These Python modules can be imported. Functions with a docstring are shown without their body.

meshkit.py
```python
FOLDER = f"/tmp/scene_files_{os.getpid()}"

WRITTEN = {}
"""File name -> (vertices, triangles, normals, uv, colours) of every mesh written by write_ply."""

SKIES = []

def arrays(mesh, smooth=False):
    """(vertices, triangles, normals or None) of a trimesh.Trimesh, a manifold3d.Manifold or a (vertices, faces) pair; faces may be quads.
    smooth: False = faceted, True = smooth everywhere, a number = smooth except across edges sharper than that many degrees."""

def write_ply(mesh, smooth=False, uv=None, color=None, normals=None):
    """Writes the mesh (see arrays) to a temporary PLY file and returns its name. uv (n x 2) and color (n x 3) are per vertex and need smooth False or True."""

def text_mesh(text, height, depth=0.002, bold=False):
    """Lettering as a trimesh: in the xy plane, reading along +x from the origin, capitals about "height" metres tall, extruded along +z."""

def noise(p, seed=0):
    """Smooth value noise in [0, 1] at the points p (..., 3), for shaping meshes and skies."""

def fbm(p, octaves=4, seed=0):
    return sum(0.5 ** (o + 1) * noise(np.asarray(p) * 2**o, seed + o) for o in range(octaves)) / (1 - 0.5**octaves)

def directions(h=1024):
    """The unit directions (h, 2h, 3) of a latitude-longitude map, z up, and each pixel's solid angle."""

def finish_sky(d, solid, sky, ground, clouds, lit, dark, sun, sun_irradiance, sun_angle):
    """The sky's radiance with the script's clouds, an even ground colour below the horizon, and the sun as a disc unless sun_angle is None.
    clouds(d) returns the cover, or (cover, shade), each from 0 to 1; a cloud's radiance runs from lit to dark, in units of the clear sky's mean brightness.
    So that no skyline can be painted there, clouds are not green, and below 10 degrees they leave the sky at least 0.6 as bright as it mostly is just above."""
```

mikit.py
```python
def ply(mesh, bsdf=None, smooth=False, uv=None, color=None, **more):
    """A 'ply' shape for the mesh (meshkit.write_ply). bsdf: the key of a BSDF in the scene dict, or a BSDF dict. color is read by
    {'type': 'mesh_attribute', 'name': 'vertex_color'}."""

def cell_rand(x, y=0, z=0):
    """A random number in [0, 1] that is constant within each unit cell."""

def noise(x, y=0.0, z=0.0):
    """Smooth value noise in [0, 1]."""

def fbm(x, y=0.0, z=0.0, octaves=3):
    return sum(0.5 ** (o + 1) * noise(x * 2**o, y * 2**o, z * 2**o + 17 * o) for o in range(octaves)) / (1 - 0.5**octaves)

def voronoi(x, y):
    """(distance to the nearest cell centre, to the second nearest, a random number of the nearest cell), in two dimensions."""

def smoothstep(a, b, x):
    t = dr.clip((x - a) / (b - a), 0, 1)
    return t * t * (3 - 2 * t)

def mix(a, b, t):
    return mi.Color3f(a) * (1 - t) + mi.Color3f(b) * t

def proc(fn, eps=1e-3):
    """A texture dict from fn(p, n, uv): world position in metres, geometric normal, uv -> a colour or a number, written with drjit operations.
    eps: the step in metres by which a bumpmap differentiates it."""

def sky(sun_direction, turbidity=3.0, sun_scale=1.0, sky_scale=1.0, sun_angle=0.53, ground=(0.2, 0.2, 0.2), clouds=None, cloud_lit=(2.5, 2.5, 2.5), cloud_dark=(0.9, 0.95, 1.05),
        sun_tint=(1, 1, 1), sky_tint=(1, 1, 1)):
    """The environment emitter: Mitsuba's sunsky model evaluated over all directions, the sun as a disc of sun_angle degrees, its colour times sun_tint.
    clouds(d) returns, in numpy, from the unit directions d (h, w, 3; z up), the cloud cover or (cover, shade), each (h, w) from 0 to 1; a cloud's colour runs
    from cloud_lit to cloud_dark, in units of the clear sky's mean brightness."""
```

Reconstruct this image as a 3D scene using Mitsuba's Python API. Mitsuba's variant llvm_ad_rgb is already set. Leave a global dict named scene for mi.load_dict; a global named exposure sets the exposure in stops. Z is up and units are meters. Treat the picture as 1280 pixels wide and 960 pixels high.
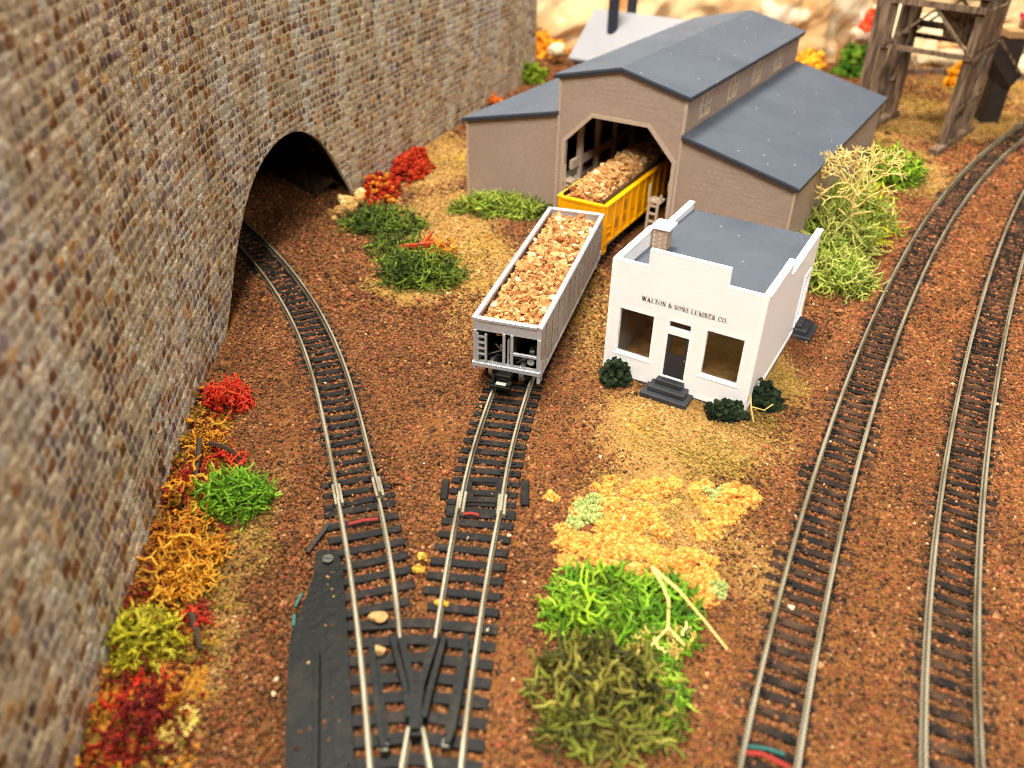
import math, random
import numpy as np, trimesh
import drjit as dr
import mitsuba as mi
import mikit, meshkit
from mikit import proc, smoothstep
from shapely.geometry import Polygon, Point, LineString, MultiPolygon, box as sbox
from shapely import affinity
from shapely.ops import unary_union
from scipy.interpolate import CubicSpline
from scipy.spatial import ConvexHull

rng = np.random.default_rng(7)
random.seed(7)
T = mi.ScalarTransform4f
scene, labels = {}, {}
U = 1.14e-3           # all lengths below are in layout units of 1.14 mm

# ------------------------------------------------------------------ camera, lamp and added fill, exposure
PITCH, ROLL, CAM_H, FPX = 0.5991, 0.01996, 114.22, 1021.1
_f = np.array([0, math.cos(PITCH), -math.sin(PITCH)]); _u = np.array([0, math.sin(PITCH), math.cos(PITCH)]); _r = np.array([1., 0, 0])
_up = _u * math.cos(ROLL) - _r * math.sin(ROLL)
_rt = _r * math.cos(ROLL) + _u * math.sin(ROLL)
eye = np.array([0, 0, CAM_H])
scene['camera'] = {'type': 'thinlens', 'fov': 2 * math.degrees(math.atan(640 / FPX)), 'fov_axis': 'x',
                   'to_world': T().look_at(origin=(eye * U).tolist(), target=((eye + _f * 100) * U).tolist(), up=_up.tolist()),
                   'aperture_radius': 0.00095, 'focus_distance': 196 * U, 'near_clip': 0.01, 'far_clip': 5.0}
exposure = 0.32


def lamp(name, loc, target, half, radiance, label):
    """A square glowing panel: housing and diffuser."""
    loc, target = np.array(loc, float) * U, np.array(target, float) * U
    up = [0, 1, 0.01]
    m = T().look_at(origin=loc.tolist(), target=target.tolist(), up=up)
    scene[name + '__diffuser'] = {'type': 'rectangle', 'to_world': m @ T().scale([half * U, half * U, 1]),
                                  'emitter': {'type': 'area', 'radiance': {'type': 'rgb', 'value': list(radiance)}}}
    scene[name + '__housing'] = {'type': 'cube', 'to_world': m @ T().translate([0, 0, -0.012]) @ T().scale([half * U * 1.04, half * U * 1.04, 0.01]),
                                 'bsdf': {'type': 'diffuse', 'reflectance': {'type': 'rgb', 'value': [.7, .7, .7]}}}
    labels[name] = {'label': label, 'category': 'lamp'}


lamp('ceiling_lamp', (-45, 335, 690), (40, 260, 0), 85, (98, 91.5, 79), 'square ceiling lamp above the buildings, outside the picture')
lamp('ceiling_lamp_001', (-120, -420, 900), (30, 250, 0), 230, (21.5, 20.2, 18), 'large square fill panel added behind the camera for the front faces, outside the picture')  # unseen fill light, added to brighten walls that face the camera
lamp('ceiling_lamp_002', (400, -270, 500), (0, 240, 0), 130, (7, 6.6, 6), 'square fill panel added at the right for wall and tunnel, outside the picture')  # unseen fill light, added for the stone wall and tunnel mouth


# ------------------------------------------------------------------ helpers
def numbered(key, store):
    if key not in store:
        return key
    i = 1
    while f'{key}_{i:03d}' in store:
        i += 1
    return f'{key}_{i:03d}'


used_things = set()
_count = {}


def unique(key):
    n = _count.get(key, -1) + 1
    _count[key] = n
    return key if n == 0 else f'{key}_{n:03d}'


def thing(name, label, cat, group=None, kind=None):
    key = unique(name)
    d = {'label': label, 'category': cat}
    if group: d['group'] = group
    if kind: d['kind'] = kind
    labels[key] = d
    return key


def as_vf(m):
    if hasattr(m, 'vertices'):
        return np.asarray(m.vertices, float), np.asarray(m.faces, int)
    return np.asarray(m[0], float), np.asarray(m[1], int)


def cat(ms):
    vs, fs, n = [], [], 0
    for m in ms:
        v, f = as_vf(m)
        vs.append(v); fs.append(f + n); n += len(v)
    return np.vstack(vs), np.vstack(fs)


def put(parent, name, mesh, mat, smooth=False, color=None, uv=None):
    """One entry of the scene; a part when parent is given."""
    key = unique(parent + '__' + name) if parent else name
    v, f = as_vf(mesh)
    kw = {}
    if color is not None:
        c = np.asarray(color, float)
        kw['color'] = np.tile(c, (len(v), 1)) if c.ndim == 1 else c
    if uv is not None:
        q = np.asarray(uv, float)
        kw['uv'] = np.tile(q, (len(v), 1)) if q.ndim == 1 else q
    scene[key] = mikit.ply(trimesh.Trimesh(v * U, f, process=False), mat, smooth=smooth, **kw)
    return key


def lin(r, g, b):
    c = np.array([r, g, b], float) / 255
    return np.where(c < .04045, c / 12.92, ((c + .055) / 1.055) ** 2.4)


def col3(a):
    return mi.Color3f(float(a[0]), float(a[1]), float(a[2])) if isinstance(a, np.ndarray) else a


def mix(a, b, t):
    return mikit.mix(col3(a), col3(b), t)


class Frame:
    """Local frame: a along u, b along v (away), z up."""
    def __init__(s, x, y, yaw, z=0):
        s.o = np.array([x, y, z], float); t = math.radians(yaw)
        s.u = np.array([math.cos(t), math.sin(t), 0]); s.v = np.array([-math.sin(t), math.cos(t), 0]); s.w = np.array([0, 0, 1.])

    def p(s, q):
        q = np.asarray(q, float)
        return s.o + q[..., 0:1] * s.u + q[..., 1:2] * s.v + q[..., 2:3] * s.w

    def m(s, mesh):
        v, f = as_vf(mesh)
        return s.p(v), f


def cbox(x0, x1, y0, y1, z0, z1, ch=0.0):
    """A box; with ch its edges are chamfered."""
    if ch <= 0:
        v = np.array([[x, y, z] for x in (x0, x1) for y in (y0, y1) for z in (z0, z1)], float)
        f = np.array([[0, 1, 3], [0, 3, 2], [4, 6, 7], [4, 7, 5], [0, 4, 5], [0, 5, 1], [2, 3, 7], [2, 7, 6], [0, 2, 6], [0, 6, 4], [1, 5, 7], [1, 7, 3]])
        return v, f
    ch = min(ch, (x1 - x0) * .45, (y1 - y0) * .45, (z1 - z0) * .45)
    pts = []
    for x, sx in ((x0, 1), (x1, -1)):
        for y, sy in ((y0, 1), (y1, -1)):
            for z, sz in ((z0, 1), (z1, -1)):
                pts += [[x + sx * ch, y + sy * ch, z], [x + sx * ch, y, z + sz * ch], [x, y + sy * ch, z + sz * ch]]
    return hull(np.array(pts))


def hull(pts):
    h = ConvexHull(pts)
    idx = np.unique(h.simplices)
    re = -np.ones(len(pts), int); re[idx] = np.arange(len(idx))
    f = re[h.simplices]; v = pts[idx]
    n = np.cross(v[f[:, 1]] - v[f[:, 0]], v[f[:, 2]] - v[f[:, 0]])
    flip = (n * h.equations[:, :3]).sum(1) < 0
    f[flip] = f[flip][:, ::-1]
    return v, f


def bar(p, q, w, h=None, up=(0, 0, 1)):
    """A square bar from p to q."""
    p, q = np.asarray(p, float), np.asarray(q, float); h = h or w
    t = q - p; t /= np.linalg.norm(t)
    a = np.cross(up, t)
    if np.linalg.norm(a) < 1e-3: a = np.cross((1, 0, 0), t)
    a /= np.linalg.norm(a); b = np.cross(t, a)
    v = np.array([e + sa * a * w / 2 + sb * b * h / 2 for e in (p, q) for sa, sb in ((-1, -1), (1, -1), (1, 1), (-1, 1))])
    f = [[0, 2, 1], [0, 3, 2], [4, 5, 6], [4, 6, 7]]
    for i in range(4):
        j = (i + 1) % 4
        f += [[i, j, j + 4], [i, j + 4, i + 4]]
    return v, np.array(f)


def cyl(p, q, r, n=14, r2=None):
    p, q = np.asarray(p, float), np.asarray(q, float); r2 = r if r2 is None else r2
    t = (q - p) / np.linalg.norm(q - p)
    a = np.cross(t, [0, 0, 1.0] if abs(t[2]) < .9 else [1., 0, 0]); a /= np.linalg.norm(a); b = np.cross(t, a)
    an = np.arange(n) * 2 * np.pi / n
    ring = np.cos(an)[:, None] * a + np.sin(an)[:, None] * b
    v = np.vstack([p + ring * r, q + ring * r2, [p], [q]])
    i = np.arange(n); j = (i + 1) % n
    f = np.vstack([np.stack([i, j, j + n], 1), np.stack([i, j + n, i + n], 1), np.stack([j, i, i * 0 + 2 * n], 1), np.stack([i + n, j + n, i * 0 + 2 * n + 1], 1)])
    return v, f


def tube(p, r, n=5):
    p = np.asarray(p, float); r = np.broadcast_to(r, (len(p),))
    t = np.gradient(p, axis=0); t /= np.linalg.norm(t, axis=1, keepdims=True) + 1e-9
    ref = np.where(np.abs(t[:, 2:]) < .9, [[0, 0, 1.]], [[1., 0, 0]])
    a = np.cross(t, ref)
    for k in range(1, len(p)):
        a[k] = a[k - 1] - t[k] * (a[k - 1] @ t[k])
    a /= np.linalg.norm(a, axis=1, keepdims=True) + 1e-9
    b = np.cross(t, a)
    an = np.arange(n) * 2 * np.pi / n
    v = p[:, None] + r[:, None, None] * (np.cos(an)[None, :, None] * a[:, None] + np.sin(an)[None, :, None] * b[:, None])
    k = len(p)
    i, j = np.meshgrid(np.arange(k - 1), np.arange(n), indexing='ij')
    q = np.stack([i * n + j, i * n + (j + 1) % n, (i + 1) * n + (j + 1) % n, (i + 1) * n + j], -1).reshape(-1, 4)
    f = np.vstack([q[:, [0, 1, 2]], q[:, [0, 2, 3]]])
    cap = np.array([[(k - 1) * n, (k - 1) * n + a1, (k - 1) * n + a1 + 1] for a1 in range(1, n - 1)])
    return v.reshape(-1, 3), np.vstack([f, cap])


def extrude(poly, d0, d1):
    """(x, y) polygon as a slab from z = d0 to d1."""
    ms = []
    for g in getattr(poly, 'geoms', [poly]):
        m = trimesh.creation.extrude_polygon(g, d1 - d0, engine='earcut')
        ms.append((np.asarray(m.vertices) + [0, 0, d0], np.asarray(m.faces)))
    return cat(ms)


def front_slab(poly, b0, b1):
    """(a, z) polygon as a wall slab between b0 (near) and b1 (far)."""
    v, f = extrude(poly, 0, b1 - b0)
    return np.stack([v[:, 0], b0 + v[:, 2], v[:, 1]], 1), f[:, ::-1]


def side_slab(poly, a0, a1):
    """(b, z) polygon as a slab between a0 and a1."""
    v, f = extrude(poly, 0, a1 - a0)
    return np.stack([a0 + v[:, 2], v[:, 0], v[:, 1]], 1), f


P = lambda *c: Polygon(c)

# ------------------------------------------------------------------ materials
MM = 1.0 / U


def rgb(*c): return {'type': 'rgb', 'value': [float(x) for x in c]}


def tw(b): return {'type': 'twosided', 'bsdf': b}


def mat(key, color, rough=.6, metallic=0.0, spec=.4, bump=None, bscale=None, eps=3e-5, **kw):
    base = rgb(*color) if not isinstance(color, dict) else color
    b = {'type': 'principled', 'base_color': base, 'roughness': rough, 'metallic': metallic, 'specular': spec, **kw}
    if bump is not None:
        b = {'type': 'bumpmap', 'arbitrary': proc(bump, eps=eps), 'scale': bscale, 'bsdf': b}
    scene[key] = tw(b)


VC = {'type': 'mesh_attribute', 'name': 'vertex_color'}


def n3(p, k): return mikit.noise(p.x * MM * k, p.y * MM * k, p.z * MM * k)
def f3(p, k, o=3): return mikit.fbm(p.x * MM * k, p.y * MM * k, p.z * MM * k, o)


# stones: uv = (palette position, brightness)
def stone_color(p, n, uv):
    t, br = uv.x, uv.y
    a = mix(lin(150, 136, 120), lin(192, 174, 146), smoothstep(.05, .3, t))
    a = mix(a, lin(132, 90, 60), smoothstep(.40, .44, t))
    a = mix(a, lin(176, 136, 88), smoothstep(.58, .60, t))
    a = mix(a, lin(134, 116, 118), smoothstep(.645, .67, t))
    a = mix(a, lin(100, 82, 76), smoothstep(.80, .83, t))
    a = mix(a, lin(186, 180, 166), smoothstep(.92, .93, t))
    v = .68 + .64 * f3(p, .8, 3)
    a = mix(a, lin(196, 180, 150), .5 * smoothstep(.45, .75, f3(p + mi.Vector3f(.3), .40, 3)))
    return a * v * (.5 + .6 * br)


def mortar_color(p, n, uv):
    a = mix(lin(214, 200, 166), lin(176, 158, 128), f3(p, .5))
    a = mix(a, lin(205, 203, 196), smoothstep(.5, .75, mikit.fbm(p.y * MM * .09 + p.x * MM * .09, p.z * MM * .02, 3.0, 2)))
    return a * (.80 + .35 * n3(p, 2.3))


mat('m_stone', proc(stone_color), .85, spec=.15, bump=lambda p, n, uv: f3(p, 1.2, 2), bscale=.00006)
mat('m_mortar', proc(mortar_color), .9, spec=.1, bump=lambda p, n, uv: f3(p, 2.2, 3), bscale=.0001)
mat('m_grain', VC, .8, spec=.25)
mat('m_lichen', VC, .75, spec=.3)
mat('m_foam', VC, .9, spec=.1)


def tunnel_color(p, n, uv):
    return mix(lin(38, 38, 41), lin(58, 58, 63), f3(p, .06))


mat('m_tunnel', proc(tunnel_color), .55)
mat('m_tie', proc(lambda p, n, uv: mix(lin(18, 17, 18), lin(56, 46, 36), .7 * smoothstep(.45, .8, f3(p, .55, 4)))), .6, spec=.2)
mat('m_tie_dusty', proc(lambda p, n, uv: mix(lin(26, 23, 22), lin(80, 57, 41), smoothstep(.35, .8, f3(p, .35, 4)))), .7, spec=.15)
mat('m_rail', proc(lambda p, n, uv: mix(lin(150, 144, 124), lin(112, 102, 82), smoothstep(.35, .8, f3(p, .12, 3)))), .48, metallic=.35, spec=.4)
mat('m_black', proc(lambda p, n, uv: mix(lin(13, 16, 15), lin(48, 42, 30), .5 * smoothstep(.5, .8, f3(p, .25, 4)))), .5, spec=.15,
    bump=lambda p, n, uv: f3(p, 1.1, 3), bscale=.00008)
mat('m_dark', lin(24, 24, 25), .5)
mat('m_steel', lin(170, 168, 160), .35, metallic=.9)
mat('m_screw', lin(90, 88, 82), .4, metallic=.9)


def siding(pitch):
    def h(p, n, uv):
        t = p.z * MM / pitch
        t = t - dr.floor(t)
        return .25 * (1 - t) - smoothstep(.62, .82, t) + 1.0 * smoothstep(.84, 1.0, t)
    return h


mat('m_white', proc(lambda p, n, uv: mix(lin(248, 248, 250), lin(242, 242, 244), f3(p, .12))), .42, spec=.5, bump=siding(1.1), bscale=.000025, eps=2e-5)
mat('m_white_trim', lin(248, 248, 250), .4, spec=.5)
mat('m_inside', lin(150, 146, 138), .7)
mat('m_step', proc(lambda p, n, uv: mix(lin(38, 40, 46), lin(58, 60, 65), f3(p, .5))), .5)
mat('m_door', lin(44, 44, 50), .45)
mat('m_glass', lin(0, 0, 0), .1)
scene['m_glass'] = {'type': 'thindielectric', 'int_ior': 1.49}
mat('m_ink', lin(14, 13, 14), .6)


def roof_color(p, n, uv):
    a = mix(lin(62, 69, 80), lin(79, 86, 97), f3(p, .08, 4))
    a = a * (.92 + .16 * n3(p, 3.1))
    d, d2, c = mikit.voronoi(p.x * MM * .16, p.y * MM * .16)
    return mix(a, lin(180, 182, 186), .8 * smoothstep(.05, .02, d) * smoothstep(.78, .8, c))


mat('m_roof', proc(roof_color), .55, spec=.4, bump=lambda p, n, uv: f3(p, 2.0, 3), bscale=.00006)


def shed_roof(p, n, uv):
    return mix(lin(122, 122, 128), lin(138, 138, 142), f3(p, .05, 3))


mat('m_pale_roof', proc(shed_roof), .6)


def barn_color(p, n, uv):
    a = mix(lin(150, 131, 118), lin(164, 145, 132), f3(p, .05, 3))
    return a * (.9 + .2 * n3(p, 1.3))


mat('m_barn', proc(barn_color), .65, spec=.3, bump=siding(1.5), bscale=.00005, eps=2e-5)
mat('m_barn_trim', lin(178, 160, 142), .6)
mat('m_barn_in', lin(52, 46, 42), .8)
mat('m_ladder', lin(178, 160, 138), .65)
mat('m_eave', lin(44, 48, 58), .5)


def brickish(p, n, uv):
    r = p.z * MM / .62
    row = dr.floor(r)
    s = (p.x + p.y) * MM / 1.2 + .5 * (row - 2 * dr.floor(row / 2))
    e = dr.minimum(r - row, s - dr.floor(s))
    return mix(lin(196, 178, 160), lin(160, 134, 112), smoothstep(.08, .2, e))


mat('m_chimney', proc(brickish), .75)
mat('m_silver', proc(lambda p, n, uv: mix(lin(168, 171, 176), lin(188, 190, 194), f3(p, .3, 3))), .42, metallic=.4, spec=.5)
mat('m_silver_shaded', proc(lambda p, n, uv: mix(lin(140, 137, 133), lin(166, 163, 160), f3(p, .3, 3))), .42, metallic=.35, spec=.5)  # same silver paint darkened, with shade and ground reflection in the colour
mat('m_yellow', proc(lambda p, n, uv: mix(lin(240, 172, 8), lin(232, 158, 6), f3(p, .2, 3))), .35, spec=.5)
mat('m_brown_load', proc(lambda p, n, uv: mix(lin(96, 62, 34), lin(190, 130, 76), f3(p, .8, 3))), .9)


def chip_color(p, n, uv):
    a = mix(lin(190, 132, 78), lin(212, 162, 104), smoothstep(.2, .7, uv.x))
    a = mix(a, lin(246, 218, 170), smoothstep(.88, .96, uv.x))
    a = mix(a, lin(160, 100, 56), smoothstep(.14, .06, uv.x))
    a = mix(a, a * .65, smoothstep(.6, .75, f3(p, 1.8, 3)))
    return a * (.56 + .34 * uv.y)


mat('m_chip', proc(chip_color), .85, spec=.15, bump=lambda p, n, uv: f3(p, 2.6, 3), bscale=.00015)


def wood_color(p, n, uv):
    g = mikit.fbm(p.x * MM * 1.6, p.y * MM * 1.6, p.z * MM * .12, 3)
    return mix(lin(62, 48, 38), lin(128, 106, 86), smoothstep(.25, .75, g)) * (.8 + .4 * f3(p, .2))


mat('m_wood', proc(wood_color), .8, spec=.2, bump=lambda p, n, uv: mikit.fbm(p.x * MM * 2.6, p.y * MM * 2.6, p.z * MM * .2, 2), bscale=.0003)
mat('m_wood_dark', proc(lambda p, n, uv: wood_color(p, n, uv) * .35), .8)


def cliff_color(p, n, uv):
    a = mix(lin(176, 138, 94), lin(198, 170, 130), smoothstep(.3, .65, f3(p, .035, 4)))
    a = mix(a, lin(190, 134, 84), smoothstep(.55, .75, f3(p + mi.Vector3f(.31), .03, 3)))
    a = mix(a, lin(206, 192, 168), smoothstep(.58, .72, f3(p + mi.Vector3f(.7), .05, 4)))
    return a


mat('m_cliff', proc(cliff_color), .9, spec=.1)
mat('m_boulder', proc(lambda p, n, uv: mix(lin(196, 184, 150), lin(232, 206, 170), f3(p, .12, 3)) * (.7 + .5 * f3(p, .5, 3))), .9)


# ground: ballast with turf where turf was glued
TURF = [  # (x, y, rx, ry, weight) tan turf patches
    (40, 150, 22, 20, 1), (30, 122, 16, 18, .9), (60, 215, 14, 26, .75), (66, 178, 9, 20, .9), (22, 205, 8, 34, .6),
    (-14, 236, 16, 26, 1), (-24, 268, 20, 30, 1), (-34, 330, 18, 38, 1), (-28, 222, 16, 14, .9), (-50, 96, 5, 36, .7), (-14, 205, 5, 26, .5),
    (196, 405, 60, 40, 1), (160, 330, 18, 34, .8), (300, 470, 90, 50, .8), (45, 108, 8, 12, .6), (100, 300, 14, 30, .5)]


def turf_np(x, y):
    w = np.zeros_like(x)
    d = 9 * (meshkit.fbm(np.stack([x * .12, y * .12, x * 0], -1), 3, 5) - .5)
    for cx, cy, rx, ry, k in TURF:
        q = np.sqrt(((x - cx + d) / rx) ** 2 + ((y - cy + d) / ry) ** 2)
        w = np.maximum(w, k * np.clip((1.25 - q) / .6, 0, 1))
    return w


def turf_dr(p):
    x, y = p.x * MM, p.y * MM
    d = 9 * (mikit.fbm(x * .12, y * .12, 0.0, 3) - .5)
    w = mi.Float(0)
    for cx, cy, rx, ry, k in TURF:
        q = dr.sqrt(dr.square((x - cx + d) / rx) + dr.square((y - cy + d) / ry))
        w = dr.maximum(w, k * dr.clip((1.25 - q) / .6, 0, 1))
    return w


def ground_color(p, n, uv):
    g = f3(p, 1.4, 3)
    a = mix(lin(66, 43, 22), lin(140, 92, 48), g)
    b = mix(lin(112, 82, 40), lin(180, 138, 80), g)
    b = mix(b, mix(lin(110, 84, 32), lin(176, 140, 62), g), smoothstep(.5, .7, f3(p + mi.Vector3f(.9), .05, 2)))
    return mix(a, b, turf_dr(p))


mat('m_ground', proc(ground_color), .95, spec=.05, bump=lambda p, n, uv: f3(p, 1.5, 3), bscale=.0005)

# ------------------------------------------------------------------ the wall line and the tunnel mouth
WPT = np.array([(-50, 0), (-62, 68), (-70, 120), (-75.5, 165), (-77, 200), (-73.5, 240), (-66, 272), (-57, 297), (-40, 345), (-24, 386), (2, 452)], float)
_t = np.r_[0, np.cumsum(np.linalg.norm(np.diff(WPT, axis=0), axis=1))]
_ws = CubicSpline(_t, WPT); SEND = _t[-1]


def wall_xy(s):
    s = np.asarray(s, float); c = np.clip(s, 0, SEND)
    d = _ws(c, 1); d /= np.linalg.norm(d, axis=-1, keepdims=True)
    return _ws(c) + (s - c)[..., None] * d, d


def wall_p(s, z, off):
    q, d = wall_xy(s)
    nrm = np.stack([d[..., 1], -d[..., 0]], -1)
    q = q + nrm * np.asarray(off)[..., None]
    return np.concatenate([q, np.asarray(z, float)[..., None]], -1)


ARCH = np.array([(188.5, -4), (190, 0), (195, 4), (202, 10.1), (213, 19.6), (224, 27), (237, 32.2), (249, 34.2), (261, 33.2), (269, 30), (276.5, 24.4), (283.5, 15.6), (290, 5.9), (293, 0), (294, -4)], float)
_ta = np.r_[0, np.cumsum(np.linalg.norm(np.diff(ARCH, axis=0), axis=1))]
_aa = np.linspace(0, _ta[-1], 60)
ARCH_F = np.stack([np.interp(_aa, _ta, np.convolve(np.pad(ARCH[:, k], 1, 'edge'), [0, 1, 0], 'valid')) for k in (0, 1)], 1)
_cs = CubicSpline(_ta, ARCH); ARCH_F = _cs(_aa)
arch_poly = Polygon(ARCH_F).buffer(0)
S0, S1, ZT = -40.0, SEND + 22, 132.0


def build_wall():
    w = thing('stone_wall', 'tall curved wall of small mottled stones with a dark tunnel mouth through it', 'wall')
    # backing: front skin, back skin, top, and the reveal of the arch
    ms = []
    gs, gz = np.arange(S0, S1 + .1, 3.0), np.arange(-3, ZT + .1, 3.0)
    ax0, az0, ax1, az1 = arch_poly.bounds
    quads, clip = [], []
    for i in range(len(gs) - 1):
        for j in range(len(gz) - 1):
            a, b, c, d = gs[i], gs[i + 1], gz[j], gz[j + 1]
            if b < ax0 or a > ax1 or c > az1:
                quads.append((a, b, c, d)); continue
            cell = sbox(a, c, b, d)
            if not cell.intersects(arch_poly):
                quads.append((a, b, c, d)); continue
            g = cell.difference(arch_poly)
            for q in getattr(g, 'geoms', [g]):
                if q.area > 1e-4: clip.append(q)
    q = np.array(quads)
    v = np.stack([np.stack([q[:, 0], q[:, 2]], 1), np.stack([q[:, 1], q[:, 2]], 1), np.stack([q[:, 1], q[:, 3]], 1), np.stack([q[:, 0], q[:, 3]], 1)], 1).reshape(-1, 2)
    k = np.arange(len(q))[:, None] * 4
    f = np.vstack([k + [0, 1, 2], k + [0, 2, 3]])
    sv, sf = [v], [f]; n = len(v)
    for g in clip:
        vv, ff = trimesh.creation.triangulate_polygon(g, engine='earcut')
        sv.append(vv); sf.append(ff + n); n += len(vv)
    v2, f2 = np.vstack(sv), np.vstack(sf)
    for off in (0.0, -1.2):
        ms.append((wall_p(v2[:, 0], v2[:, 1], np.full(len(v2), off)), f2 if off == 0 else f2[:, ::-1]))
    for line in (ARCH_F, np.stack([gs, np.full(len(gs), ZT)], 1), np.array([(S1, -3), (S1, ZT)])):
        a = wall_p(line[:, 0], line[:, 1], np.zeros(len(line))); b = wall_p(line[:, 0], line[:, 1], np.full(len(line), -1.2))
        m = len(line); i = np.arange(m - 1)
        ms.append((np.vstack([a, b]), np.vstack([np.stack([i, i + 1, i + 1 + m], 1), np.stack([i, i + 1 + m, i + m], 1)])))
    put(w, 'mortar_backing', cat(ms), 'm_mortar')
    # stones in courses
    stones = []
    z = .15
    r = np.random.default_rng(11)
    near_arch = arch_poly.buffer(4)
    while z < ZT - 2.4:
        h = r.uniform(2.05, 2.6) if r.random() < .62 else r.uniform(1.5, 1.85)
        s = S0 + r.uniform(0, 3)
        while s < S1 - 3:
            L = r.uniform(1.9, 4.2) if r.random() < .8 else r.uniform(1.4, 2.2)
            g = .46
            a, b, c, d = s + g / 2, s + L - g / 2, z + g / 2, z + h - g / 2
            k = min(.55, (b - a) * .3, (d - c) * .35) * r.uniform(.6, 1.2, 4) * np.array([.45, .45, 1.25, 1.25])
            j = lambda: r.uniform(-.17, .17)
            pts = np.array([(a + k[0], c + j()), (b - k[1], c + j()), (b + j(), c + k[1]), (b + j(), d - k[2]), (b - k[2], d + j()), ((a + b) / 2, d + abs(j())), (a + k[3], d + j()), (a + j(), d - k[3]), (a + j(), c + k[0])])
            s += L
            mid = Point((a + b) / 2, (c + d) / 2)
            if near_arch.contains(mid):
                g2 = Polygon(pts).buffer(0).difference(arch_poly.buffer(.1))
                if g2.is_empty: continue
                g2 = max(getattr(g2, 'geoms', [g2]), key=lambda t: t.area)
                if g2.area < .8: continue
                pts = np.array(g2.exterior.coords)[:-1]
                if Polygon(pts).exterior.is_ccw is False: pts = pts[::-1]
            stones.append(pts)
        z += h
    meshes, cen, uvs = [], [], []
    for pts in stones:
        n = len(pts); c = pts.mean(0)
        hgt = r.uniform(.06, .2)
        ins = c + (pts - c) * r.uniform(.74, .84)
        sz = np.vstack([pts, pts, ins, [c]])
        off = np.r_[np.full(n, -.15), np.full(n, hgt * .5), hgt + r.uniform(-.08, .08, n), [hgt + .05]]
        i = np.arange(n); jn = (i + 1) % n
        f = np.vstack([np.stack([i, jn, jn + n], 1), np.stack([i, jn + n, i + n], 1), np.stack([i + n, jn + n, jn + 2 * n], 1), np.stack([i + n, jn + 2 * n, i + 2 * n], 1), np.stack([i + 2 * n, jn + 2 * n, i * 0 + 3 * n], 1)])
        meshes.append((sz, off, f)); cen.append(c)
        # tone: mostly grey and tan stones, runs of brown ones, pale vertical streaks
        sm = meshkit.fbm(np.array([[c[0] * .06, c[1] * .06, 1.0]]), 3, 3)[0]
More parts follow.
